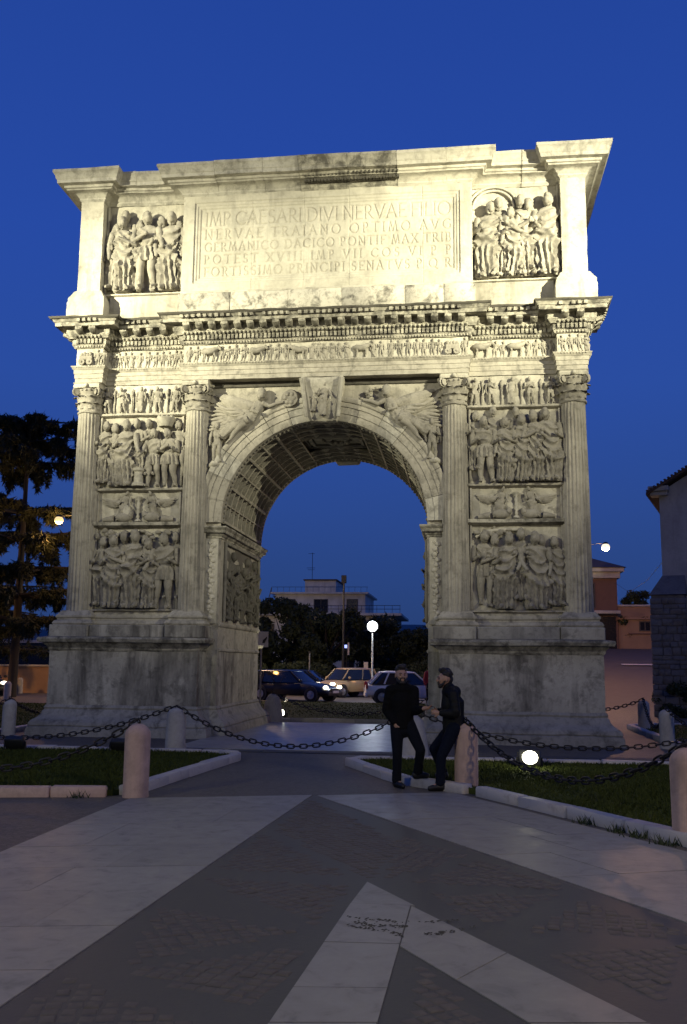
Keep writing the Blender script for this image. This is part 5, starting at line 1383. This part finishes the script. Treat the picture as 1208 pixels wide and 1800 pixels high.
# right foreground building with buttress
r_b = empty('stone_house', (0, 0, 0), 0, 'whitewashed gabled house with a stone buttress at the right edge', 'building')
m = MB(); P = [(10.72, -.1), (10.72, 8.15), (14.6, 10.45), (18.5, 8.15), (18.5, -.1)]
V = [(x, 13, z) for x, z in P]+[(x, 24, z) for x, z in P]
m.add(V, [(4, 3, 2, 1, 0)[::-1], (5, 6, 7, 8, 9)[::-1]]+[(i, i+5, (i+1) % 5+5, (i+1) % 5) for i in range(5)]); m.build('wall', M['whitew'], r_b)
MB().box(10.42, 11.05, 12.72, 13.3, 8.02, 8.16, .02).box(10.36, 11.1, 12.62, 13.35, 8.165, 8.36, .03).build('eaves_return', M['whitew'], r_b)
rt = None
for s, (xa, za, xb, zb) in enumerate(((10.30, 8.02, 14.6, 10.55), (18.9, 8.02, 14.6, 10.55))):
    m = MB(); m.add([(xa, 12.55, za), (xb, 12.55, zb), (xb, 24.4, zb), (xa, 24.4, za), (xa, 12.55, za+.10), (xb, 12.55, zb+.10), (xb, 24.4, zb+.10), (xa, 24.4, za+.10)], [(0, 1, 2, 3), (7, 6, 5, 4), (0, 4, 5, 1), (1, 5, 6, 2), (2, 6, 7, 3), (3, 7, 4, 0)]); rt = m.build('roof', M['tile'], r_b)
    if s == 0:
        tl = MB().tube([(0, 0, 0), (0, .42, 0)], [.055, .05], 8, flat=.7).mesh('roof_tile', M['tile'], 60)
        n_t = 34
        for k in range(n_t):
            q = (k+.5)/n_t; o = link('roof_tile', tl, rt, (xa+(xb-xa)*q, 12.47, za+(zb-za)*q+.11))
window(r_b, 12.0, 12.7, 5.9, 7.3, 13)
bt = MB().box(10.36, 11.5, 12.35, 12.998, -.1, 4.30).build('buttress', M['rubble'], r_b)
m = MB(); m.add([(10.30, 12.27, 4.32), (11.56, 12.27, 4.32), (11.56, 13.0, 4.32), (10.30, 13.0, 4.32), (10.72, 12.9, 5.05), (11.5, 12.9, 5.05), (11.5, 13.0, 5.05), (10.72, 13.0, 5.05)], [(3, 2, 1, 0), (4, 5, 6, 7), (0, 1, 5, 4), (1, 2, 6, 5), (3, 0, 4, 7), (2, 3, 7, 6)]); m.build('weathering_slope', M['rubble'], bt)
z = 0.0; k = 0
while z < 4.15:
    h = rng.uniform(.15, .30); h = min(h, 4.28-z); x = 10.30
    while x < 11.5:
        w = min(rng.uniform(.16, .5), 11.54-x)
        if w > .12: MB().box(x+.004, x+w-.004, 12.31-rng.uniform(0, .03), 12.5, z+.004, z+h-.004, .022).jitter(.016, 7, k).build('stone', M['rubble'], bt, 40)
        x += w; k += 1
    z += h
r_b.rotation_euler = (0, 0, math.radians(-17)); r_b.location = Vector((10.72, 13, 0))-Matrix.Rotation(math.radians(-17), 3, 'Z') @ Vector((10.72, 13, 0))
c_ = empty('overhead_cable', (0, 0, 0), 0, 'thin overhead cable between the houses on the right', 'cable'); MB().tube([(10.8, 13.2, 5.6), (11.5, 20, 5.5), (12.4, 30, 5.7), (13.2, 39.9, 7.1)], .008, 5).build('wire', M['black'], c_)

# low wall and dark shed on the left
w_l = empty('low_wall', (0, 0, 0), 0, 'low plastered wall lit orange by the street lamp at the left edge', 'wall'); MB().box(-34, -14.5, 27.5, 27.9, -.1, 1.42, .02).build('wall_body', M['ochre'], w_l); MB().box(-34.05, -14.45, 27.42, 27.98, 1.425, 1.52, .02).build('coping', M['whitew'], w_l)
s_l = empty('dark_shed', (0, 0, 0), 0, 'dark low shed with pale roof edge behind the cedar', 'building'); MB().box(-36, -24, 44, 50, -.1, 3.0).build('wall', M['glassd'], s_l); MB().box(-36.3, -23.7, 43.6, 50.4, 3.01, 3.22, .02).build('roof', M['plaster'], s_l)
# tall pole, posts, signs
t = empty('tall_pole', (-3.3, 31, 0), 0, 'tall dark pole with a box on top seen through the arch', 'pole'); MB().tube([(0, 0, 0), (0, 0, 6.35)], [.08, .05], 8).build('shaft', M['black'], t, 60); MB().box(-.14, .14, -.12, .12, 6.3, 6.75, .02).build('box', M['black'], t)
t = empty('thin_post', (-5.15, 30.5, 0), 0, 'thin post lit orange behind the dark blue car', 'post'); MB().tube([(0, 0, 0), (0, 0, 2.3)], .04, 8).build('shaft', M['grey'], t, 60); MB().box(-.06, .06, -.04, .04, 2.3, 2.42).build('cap', M['black'], t)
t = empty('small_sign', (-3.75, 30.2, 0), 0, 'small pale sign on a post right of the orange car', 'sign'); MB().tube([(0, 0, 0), (0, 0, 1.3)], .025, 6).build('post', M['grey'], t); MB().box(-.12, .12, -.03, -.01, 1.25, 1.85, .005).build('plate', M['paint'], t); t.location = (-2.0, 31, 0)
t = empty('road_sign', (-3.22, 8.2, 0), 0, 'white road sign with a black mark just past the left pier', 'sign'); MB().tube([(0, .03, 0), (0, .03, 2.8)], .03, 8).build('post', M['grey'], t)
pl_ = MB().box(-.32, .24, -.02, 0, 2.27, 2.78, .005).build('plate', M['paint'], t); mk = MB(); mk.add([(.04, -.023, 2.40), (.12, -.023, 2.40), (.20, -.023, 2.56), (.20, -.023, 2.62), (.06, -.023, 2.50)], [(0, 1, 2, 3, 4)]); mk.build('arrow_mark', M['black'], pl_)
M['bluesign'] = glow('blue_sign_face', (.25, .35, 1.0), 2.0)
t = empty('neon_sign', (-4.1, 39, 0), 0, 'tiny blue lit shop sign among the dark trees', 'sign'); MB().box(-.22, .05, -.05, .05, 2.75, 2.95).build('blue_panel', M['bluesign'], t); MB().box(.1, .2, -.05, .05, 2.3, 3.1).build('white_panel', M['paint'], t); MB().tube([(0, .1, 0), (0, .1, 2.9)], .03, 6).build('post', M['black'], t)
# ================================================================== cars
M['tyre'] = simple('tyre_rubber', (.015, .015, .015), .85)
M['rim'] = simple('alloy_rim', (.45, .45, .46), .35, .8)
M['glassc'] = simple('car_glass', (.015, .018, .022), .06, 0, .6, var=.1)
M['tail'] = simple('tail_lamp', (.30, .01, .012), .25); M['bump'] = simple('black_bumper', (.03, .03, .03), .6)
M['numpl'] = simple('number_plate', (.7, .7, .68), .5)
def paint(name, c, metal=.3, rough=.28, spec=.5): return simple(name, c, rough, metal, spec, var=.06, sc=2)
def super_ring(hw, x, z0, z1, n=20, p=3.2):
    out = []
    for k in range(n):
        a = 2*pi*k/n; ca, sa = math.cos(a), math.sin(a)
        out.append((x, hw*math.copysign(abs(ca)**(2/p), ca), (z0+z1)/2+(z1-z0)/2*math.copysign(abs(sa)**(2/p), sa)))
    return out
def car(x, y, hd, label, mat, L=4.0, Wd=1.70, H=1.46, style='hatch', lights=False, tail=False):
    c = empty('parked_car', (x, y, -.012), hd, label, 'car', 'cars on the road behind the arch')
    h = L/2; w = Wd/2; belt = H*.62
    if style == 'estate': TP = [(-1.0, .62), (-.985, .80), (-.95, belt-.02), (-.5, belt), (.0, belt), (.34, belt-.01), (.45, belt-.04), (.68, belt-.12), (.86, belt-.22), (.96, belt-.34), (1.0, .45)]
    else: TP = [(-1.0, .60), (-.985, .78), (-.96, belt-.03), (-.5, belt), (.0, belt-.01), (.40, belt-.03), (.52, belt-.05), (.72, belt-.11), (.88, belt-.19), (.965, belt-.32), (1.0, .46)]
    G = []
    for u, zt in TP:
        hw = w*(1-.16*max(0, abs(u)-.72)/.28-.10*max(0, abs(u)-.93)/.07); zb = .24 if abs(u) < .9 else .30
        G.append(super_ring(hw, u*h, zb, zt, 24, 4.0))
    m = MB().grid(G, cv=True, cap0=True, cap1=True)
    if style == 'estate': cab = [(-.95, .50, 0), (-.90, .40, .5), (-.82, .28, .93), (-.74, .2, 1)]
    else: cab = None
    bo = m.build('body', mat, c, 50)
    # greenhouse
    xr0, xr1, xf0, xf1 = {'estate': (-.95, -.86, .40, .05), 'hatch': (-.93, -.66, .44, .10), 'tall': (-.95, -.84, .60, .26)}[style]
    Gg = []
    for q in (0, .35, .7, .92):
        z = belt-.05+(H-.04-belt+.05)*q; xa = (xr0+(xr1-xr0)*q)*h; xb = (xf0+(xf1-xf0)*q**.9)*h; hw = w*(.93-.20*q**1.3)
        row = []
        for k in range(32):
            a = 2*pi*k/32; ca, sa = math.cos(a), math.sin(a); p = 5.0
            row.append(((xa+xb)/2+(xb-xa)/2*math.copysign(abs(ca)**(2/p), ca), hw*math.copysign(abs(sa)**(2/p), sa), z))
        Gg.append(row)
    MB().grid(Gg, cv=True).build('window', M['glassc'], c, 60)
    top = np.array(Gg[-1]); ctr = top.mean(0)
    Gr = [top+(0, 0, -.03), top*1, ctr+(top-ctr)*.96+(0, 0, .035), ctr+(top-ctr)*.7+(0, 0, .06), ctr+(top-ctr)*.3+(0, 0, .072)]
    Gr[1] = ctr+(top-ctr)*1.01; Gr[0] = ctr+(top-ctr)*1.012+(0, 0, -.035)
    MB().grid(Gr, cv=True, cap1=True).build('roof', mat, c, 60)
    
    for s in (-1, 1):
        for u in ((.0,), (1.0,), (.48,), (.24,) if style != 'tall' else (.2,)):
            P = []
            for q in (0, .5, .93):
                z = belt-.03+(H-.04-belt+.03)*q; xa = (xr0+(xr1-xr0)*q)*h; xb = (xf0+(xf1-xf0)*q**.9)*h; hw = w*(.93-.20*q**1.3)
                e_ = .88 if u[0] in (0, 1) else 1.0
                P.append((xa+.05+(xb-xa-.1)*u[0], s*hw*e_*(1.0), z))
            MB().tube(P, [.055 if u[0] == 0 else .035]*3, 6).build('pillar', mat, c, 60)
    for s in (-1, 1):
        d = MB().box(-.30*h, .38*h, s*w-.004, s*w+.006, .30, belt-.10, .004) if s > 0 else MB().box(-.30*h, .38*h, -w-.006, -w+.004, .30, belt-.10, .004)
        do = d.build('door', mat, c, 40); MB().box(-.22*h, -.12*h, *sorted((s*(w+.004), s*(w+.028))), belt-.22, belt-.19, .008).build('handle', mat, do, 40)
        MB().ball((.40*h, s*(w+.06), belt+.06), (.07, .10, .065), 10, 6).build('wing_mirror', mat, c, 60)
        hl = MB().ball((.93*h, s*w*.70, .62*belt+.10), (.10, .17, .085), 12, 7); hl.build('headlight', M['headglass'] if lights else M['rim'], c, 60)
        tl_ = MB().ball((-.975*h, s*w*.80, belt-.10), (.05, .09, .19), 10, 7); tl_.build('tail_light', M['tail'], c, 60)
        for u in (-.64, .64):
            wc = (u*h, s*(w-.10), .31)
            MB().tube([(wc[0], s*(w-.26), .34), (wc[0], s*(w+.008), .34)], [.365, .365], 24).build('wheel_arch', M['bump'], c, 40)
            P = [(.20, -.10), (.28, -.105), (.31, -.07), (.315, 0), (.31, .07), (.28, .105), (.20, .10)]
            wh = MB(); A_ = np.linspace(0, 2*pi, 25)[:-1]
            wh.grid([[(wc[0]+r*math.cos(a), wc[1]+s*.03+o, .315+r*math.sin(a)) for a in A_] for r, o in P], cv=True); wo_ = wh.build('wheel', M['tyre'], c, 60)
            rm = MB().tube([(wc[0], wc[1], .315), (wc[0], wc[1]+s*.115, .315)], [.20, .19], 20); rm.tube([(wc[0], wc[1]+s*.11, .315), (wc[0], wc[1]+s*.14, .315)], [.05, .04], 10)
            for k in range(7):
                a = 2*pi*k/7; rm.tube([(wc[0]+.04*math.cos(a), wc[1]+s*.135, .315+.04*math.sin(a)), (wc[0]+.18*math.cos(a), wc[1]+s*.125, .315+.18*math.sin(a))], [.025, .018], 5)
            rm.build('rim', M['rim'], wo_, 40)
    MB().box(.955*h, 1.012*h, -w*.72, w*.72, .28, .46, .03).build('front_bumper', M['bump'], c, 40); MB().box(-1.012*h, -.955*h, -w*.78, w*.78, .30, .50, .03).build('rear_bumper', mat if style != 'tall' else M['bump'], c, 40)
    MB().box(1.0*h, 1.018*h, -.26, .26, .40, .51, .004).build('number_plate', M['numpl'], c); MB().box(-1.018*h, -1.0*h, -.26, .26, .56, .67, .004).build('number_plate', M['numpl'], c)
    MB().box(.97*h, 1.003*h, -w*.45, w*.45, .50, .60, .01).build('grille', M['bump'], c)
    return c
car(.98, 20.8, math.radians(9), 'silver hatchback seen from behind its near rear wheel, behind the two men', paint('silver_paint', (.80, .76, .70), .0, .5, .25), 4.0, 1.70, 1.47, 'hatch')
car(-4.55, 22.6, math.radians(-24), 'dark blue estate car with bright headlights left of the passage', paint('dark_blue_paint', (.010, .013, .024), .3), 4.5, 1.75, 1.46, 'estate', True)
car(-2.75, 28.6, math.radians(-128), 'small tall orange lit hatchback in the middle of the road', paint('ochre_paint', (.46, .33, .17), .1), 3.6, 1.60, 1.56, 'tall', True)
car(-5.1, 29.6, math.radians(-8), 'dark saloon mostly hidden behind the dark blue car', paint('black_paint', (.015, .015, .018), .3), 4.2, 1.7, 1.42, 'hatch')
car(4.0, 24.8, math.radians(186), 'dark car with lit headlamps behind the standing men', paint('grey_paint', (.05, .05, .055), .3), 4.1, 1.7, 1.45, 'hatch', True)
car(-20.9, 23.6, math.radians(-50), 'dark car with glaring headlights at the left edge', paint('dark_green_paint', (.012, .016, .014), .3), 4.1, 1.7, 1.44, 'hatch', True)

# ================================================================== people
M['skin'] = simple('skin', (.36, .21, .145), .55, sc=14, var=.12)
M['hair'] = simple('dark_hair', (.012, .009, .008), .6, sc=40, var=.5, bump=.004)
M['jacket'] = simple('black_jacket', (.0045, .0045, .005), .85, spec=.12, sc=18, var=.35, bump=.006)
M['coat'] = simple('dark_leather_jacket', (.006, .006, .006), .65, spec=.2, sc=14, var=.3, bump=.008)
M['jean'] = simple('dark_jeans', (.007, .0085, .013), .9, spec=.1, sc=22, var=.35, bump=.004)
M['jean2'] = simple('blue_jeans', (.006, .0085, .017), .9, spec=.1, sc=22, var=.35, bump=.004)
M['shoe'] = simple('dark_shoe', (.006, .0055, .005), .55)
M['shirt'] = simple('grey_shirt', (.16, .16, .17), .8)
M['red'] = simple('red_jacket', (.35, .02, .025), .7)
def solid(name, caps, mat, parent, voxel, smooth=2, balls=()):
    """union of tapered limbs, fused into one continuous skin."""
    m = MB()
    for cap in caps:
        pts, rad = cap[0], cap[1]; flat = cap[2] if len(cap) > 2 else 1.0
        m.tube(pts, rad, 14, flat=flat, up=(0, 1, .01))
        for p, r in ((pts[0], rad[0]), (pts[-1], rad[-1]))[1 if len(cap) > 3 else 0:]: m.ball(p, (r, r*(1 if flat == 1 else flat), r), 12, 8)
    for c, r in balls: m.ball(c, r, 16, 12)
    o = m.build(name, mat, parent)
    md = o.modifiers.new('fuse', 'REMESH'); md.mode = 'VOXEL'; md.voxel_size = voxel; md.use_smooth_shade = True
    if smooth: s_ = o.modifiers.new('soft', 'SMOOTH'); s_.iterations = smooth; s_.factor = .5
    dg = bpy.context.evaluated_depsgraph_get(); me = bpy.data.meshes.new_from_object(o.evaluated_get(dg)); o.modifiers.clear()
    old = o.data; o.data = me; bpy.data.meshes.remove(old); me.name = name
    if not me.materials: me.materials.append(mat)
    me.shade_smooth(); return o
def V3(*a): return Vector(a)
def hand_caps(wr, d, pal, side, curl=.6, sc=1.0):
    """palm and five fingers: wr wrist, d direction, pal palm normal, side thumb side."""
    d = Vector(d).normalized(); pal = Vector(pal); pal = (pal-d*pal.dot(d)).normalized(); lat = d.cross(pal).normalized()*side
    C = []; w = Vector(wr)
    C.append(([w, w+d*.045*sc, w+d*.085*sc], [.026*sc, .030*sc, .028*sc]))
    for k, L in enumerate((.070, .080, .074, .058)):
        b = w+d*.082*sc+lat*(.027-.018*k)*sc; a1 = curl*.5; a2 = curl*1.2
        p1 = b+(d*math.cos(a1)+pal*math.sin(a1))*L*.45*sc; p2 = p1+(d*math.cos(a2)+pal*math.sin(a2))*L*.55*sc
        C.append(([b-d*.02*sc, b, p1, p2], [.0105*sc, .0105*sc, .0095*sc, .0075*sc]))
    b = w+d*.03*sc+lat*.026*sc; p1 = b+(d*.6+lat*.7+pal*.3).normalized()*.038*sc; p2 = p1+(d*.85+lat*.2+pal*.5).normalized()*.032*sc
    C.append(([b-lat*.01, b, p1, p2], [.013*sc, .013*sc, .011*sc, .009*sc]))
    return C
def face_head(c, f, mats, parent, seed, r=.105, beard=True):
    """head (skin) as one mesh: skull, jaw, nose, brow, lips, ears, eye sockets; f = facing direction."""
    f = Vector(f).normalized(); up = V3(0, 0, 1); up = (up-f*up.dot(f)).normalized(); rt = f.cross(up)
    c = Vector(c); at = lambda a, b, d: c+rt*a+f*b+up*d
    caps = [([at(0, -.02, .035), at(0, .015, -.01), at(0, .038, -.075)], [.088, .078, .046]), ([at(0, .03, -.05), at(0, .055, -.092)], [.045, .030]), ([at(0, .082, .028), at(0, .106, -.012)], [.011, .017]), ([at(-.035, .072, .034), at(.035, .072, .034)], [.016, .016]), ([at(-.020, .080, -.048), at(.020, .080, -.048)], [.011, .011]), ([at(-.04, .055, -.01), at(-.025, .07, -.02)], [.026, .018]), ([at(.04, .055, -.01), at(.025, .07, -.02)], [.026, .018])]
    for s in (-1, 1): caps.append(([at(s*.078, -.012, .018), at(s*.084, -.02, -.022)], [.018, .012]))
    balls = [(at(0, -.025, .03), (.078, .088, .098))]
    return caps, balls, at
def person(name, loc, rz, label, J, fdir, jac, jn, beard=True, cap_seed=1, voxel=.009, full=True):
    t = empty(name, loc, rz, label, 'person')
    caps, balls, at = face_head(J['head'], fdir, None, None, cap_seed)
    nk, ch, hp = J['neck'], J['chest'], J['hip']
    body = list(caps)+[([nk-V3(0, 0, .05), nk+(J['head']-nk)*.55], [.060, .054]), ([hp, (hp+ch)/2, ch, nk-V3(0, 0, .07)], [.135, .12, .14, .08], .72)]
    for s in ('L', 'R'):
        a, b, c_ = J['sh'+s], J['el'+s], J['wr'+s]
        body += [([a, a*.5+b*.5, b], [.055, .047, .04]), ([b, b*.6+c_*.4, c_], [.04, .038, .026])]
        body += hand_caps(c_, J['hd'+s], J['hn'+s], J.get('ts'+s, 1), J.get('cu'+s, .7))
        a, b, c_, d_ = J['hi'+s], J['kn'+s], J['an'+s], J['to'+s]
        body += [([a, a*.5+b*.5, b], [.085, .072, .055]), ([b, b*.65+c_*.35, c_], [.052, .052, .036]), ([c_-V3(0, 0, .03), (c_+d_)/2, d_], [.036, .036, .025])]
    solid('body', body, M['skin'], t, voxel if full else .014, 1, balls)
    # hair and beard
    hb = [(at(0, -.034, .064), (.084, .090, .088)), (at(0, -.055, .0), (.078, .060, .085)), (at(0, .004, .122), (.068, .062, .040)), (at(.02, .03, .135), (.045, .035, .030)), (at(-.03, .01, .145), (.045, .04, .030))]
    r_ = np.random.default_rng(cap_seed)
    for k in range(60):
        a, e_ = r_.uniform(0, 6.28), r_.uniform(.1, 1.5); hb.append((at(.084*math.cos(a)*math.cos(e_), -.034+.090*math.sin(a)*math.cos(e_), .062+.092*math.sin(e_)), (.017, .017, .017)))
    hb = [q for q in hb if (Vector(q[0])-at(0, .10, .01)).length > .082]
    solid('hair', [], M['hair'], t, .008, 1, hb)
    if beard:
        bc = [([at(-.066, .0, -.02), at(-.060, .030, -.065), at(-.025, .066, -.100), at(.025, .066, -.100), at(.060, .030, -.065), at(.066, .0, -.02)], [.014, .022, .028, .028, .022, .014]), ([at(-.030, .088, -.032), at(.030, .088, -.032)], [.008, .008]), ([at(-.032, .086, -.036), at(-.034, .078, -.075)], [.010, .014]), ([at(.032, .086, -.036), at(.034, .078, -.075)], [.010, .014])]
        solid('beard', bc, M['hair'], t, .007, 1)
    ey = MB()
    for s in (-1, 1): ey.ball(at(s*.033, .079, .012), (.012, .010, .007), 8, 6)
    ey.build('eyes', M['hair'], t, 60)
    for s in (-1, 1): solid('eyebrow', [([at(s*.018, .093, .036), at(s*.035, .090, .040), at(s*.052, .078, .034)], [.005, .006, .004])], M['hair'], t, .005, 0)
    # jacket
    hem = J.get('hem', .10)
    up_ = (ch-hp).normalized(); lo = hp-up_*hem
    jc = [([lo, hp, (hp+ch)/2+V3(0, 0, -.02), ch, nk-V3(0, 0, .055)], [.172, .168, .158, .174, .095], .72, 1), ([J['shL'], nk-V3(0, 0, .03), J['shR']], [.074, .085, .074]), ([nk-V3(0, 0, .06), nk+V3(0, 0, .015)], [.098, .082])]
    for s in ('L', 'R'):
        a, b, c_ = J['sh'+s], J['el'+s], J['wr'+s]
        e_ = b+(c_-b)*.88
        jc += [([a, a*.5+b*.5, b], [.078, .072, .066]), ([b, b*.5+e_*.5, e_], [.068, .062, .050])]
        for q in (.25, .55, .8): jc.append(([a.lerp(b, q)+V3(0, .012, 0), a.lerp(b, q+.08)-V3(0, .012, 0)], [.074, .072]))
    solid('jacket', jc, jac, t, .013, 2, J.get('extra', ()))
    # trousers
    tr = [([hp+V3(0, 0, .02), hp-V3(0, 0, .09)], [.150, .150], .74)]
    for s in ('L', 'R'):
        a, b, c_ = J['hi'+s], J['kn'+s], J['an'+s]
        tr += [([a, a*.5+b*.5, b], [.102, .090, .073]), ([b, b*.6+c_*.4, c_+(b-c_).normalized()*.03], [.073, .068, .058])]
        for q in (.7, .82, .93): p = b.lerp(c_, q); tr.append(([p+V3(.012, 0, 0), p-V3(.012, 0, .01)], [.060, .062]))
    solid('jeans', tr, jn, t, .012, 2)
    for s in ('L', 'R'):
        c_, d_ = J['an'+s], J['to'+s]; fd = (d_-c_); fd.z = min(fd.z, 0); fdn = fd.normalized()
        heel = c_-V3(fd.x, fd.y, 0).normalized()*.045; heel = V3(heel.x, heel.y, c_.z-.045)
        mid = (heel+d_)/2+V3(0, 0, .015)
        solid('shoe', [([heel, mid, d_], [.043, .046, .034]), ([heel+V3(0, 0, .01), c_+V3(0, 0, .02)], [.044, .048]), ([heel-V3(0, 0, .028), d_-V3(0, 0, .022)], [.024, .024])], M['shoe'], t, .009, 1)
    return t
Pm = person('person', (2.565, -8.80, .006), YAW, 'bearded man in a black jacket facing the viewer, holding a phone out', dict(
    head=V3(-.07, -.02, 1.590), neck=V3(-.06, .0, 1.455), chest=V3(-.055, .0, 1.24), hip=V3(-.05, .01, .93), hem=.10,
    shL=V3(-.235, .015, 1.375), elL=V3(-.285, .05, 1.09), wrL=V3(-.165, -.075, .90), hdL=(.3, .25, -.9), hnL=(.6, .5, 0), tsL=1,
    shR=V3(.115, -.005, 1.375), elR=V3(.125, -.06, 1.085), wrR=V3(.215, -.24, 1.125), hdR=(.85, -.35, .15), hnR=(0, .1, 1), tsR=-1, cuR=.5,
    hiL=V3(-.135, .01, .89), knL=V3(-.13, -.03, .48), anL=V3(-.135, .03, .085), toL=V3(-.05, -.13, .032),
    hiR=V3(.035, .0, .89), knR=V3(.20, -.12, .535), anR=V3(.175, .06, .205), toR=V3(.315, .08, .162)), (.16, -1, -.02), M['jacket'], M['jean'], True, 3)
ph = empty('phone', (0, 0, 0), 0, 'dark phone held out flat in the standing man\'s hand', 'phone')
_m = Matrix.Translation((2.565, -8.80, .006)) @ Matrix.Rotation(YAW, 4, 'Z')
ph.matrix_world = _m @ Matrix.Translation((.325, -.275, 1.168)) @ Matrix.Rotation(.25, 4, 'Y')
MB().box(-.07, .07, -.035, .035, -.004, .004, .003).build('case', M['black'], ph)
MB().box(-.064, .064, -.031, .031, .0045, .0055).build('screen', M['glassd'], ph)
Pm2 = person('person', (3.03, -8.98, .006), YAW, 'dark haired man in profile leaning back on the rosy bollard, hands joined', dict(
    head=V3(.095, .0, 1.545), neck=V3(.155, .0, 1.425), chest=V3(.215, .0, 1.21), hip=V3(.235, .0, .88), hem=.07,
    shL=V3(.205, -.175, 1.345), elL=V3(.235, -.235, 1.075), wrL=V3(.02, -.155, 1.075), hdL=(-1, .35, .1), hnL=(0, .8, -.3), tsL=1, cuL=.9,
    shR=V3(.205, .175, 1.345), elR=V3(.19, .235, 1.085), wrR=V3(.0, .06, 1.09), hdR=(-.9, -.55, .05), hnR=(0, -.8, -.2), tsR=1, cuR=.9,
    hiL=V3(.215, -.095, .85), knL=V3(.035, -.13, .475), anL=V3(.02, -.10, .090), toL=V3(-.13, -.12, .034),
    hiR=V3(.215, .095, .85), knR=V3(-.045, .10, .56), anR=V3(.10, .235, .215), toR=V3(.02, .33, .168),
    extra=[(V3(.255, 0, 1.36), (.085, .13, .10))]), (-1, -.08, -.03), M['coat'], M['jean2'], True, 5)
MB().ball((0, 0, 0), .001, 4, 3) if False else None
person('person', (2.0, 18.6, .0), .4, 'distant figure in a red jacket behind the two men', dict(
    head=V3(0, -.02, 1.60), neck=V3(0, 0, 1.46), chest=V3(0, 0, 1.25), hip=V3(0, .01, .93), hem=.06,
    shL=V3(-.18, 0, 1.38), elL=V3(-.23, .03, 1.1), wrL=V3(-.2, -.05, .86), hdL=(.1, -.2, -1), hnL=(.8, 0, 0),
    shR=V3(.18, 0, 1.38), elR=V3(.23, .03, 1.1), wrR=V3(.2, -.05, .86), hdR=(-.1, -.2, -1), hnR=(-.8, 0, 0),
    hiL=V3(-.09, 0, .89), knL=V3(-.1, -.03, .48), anL=V3(-.1, .03, .09), toL=V3(-.12, -.12, .035),
    hiR=V3(.09, 0, .89), knR=V3(.1, -.03, .48), anR=V3(.1, .03, .09), toR=V3(.12, -.12, .035)), (0, -1, 0), M['red'], M['jean'], False, 7, full=False)
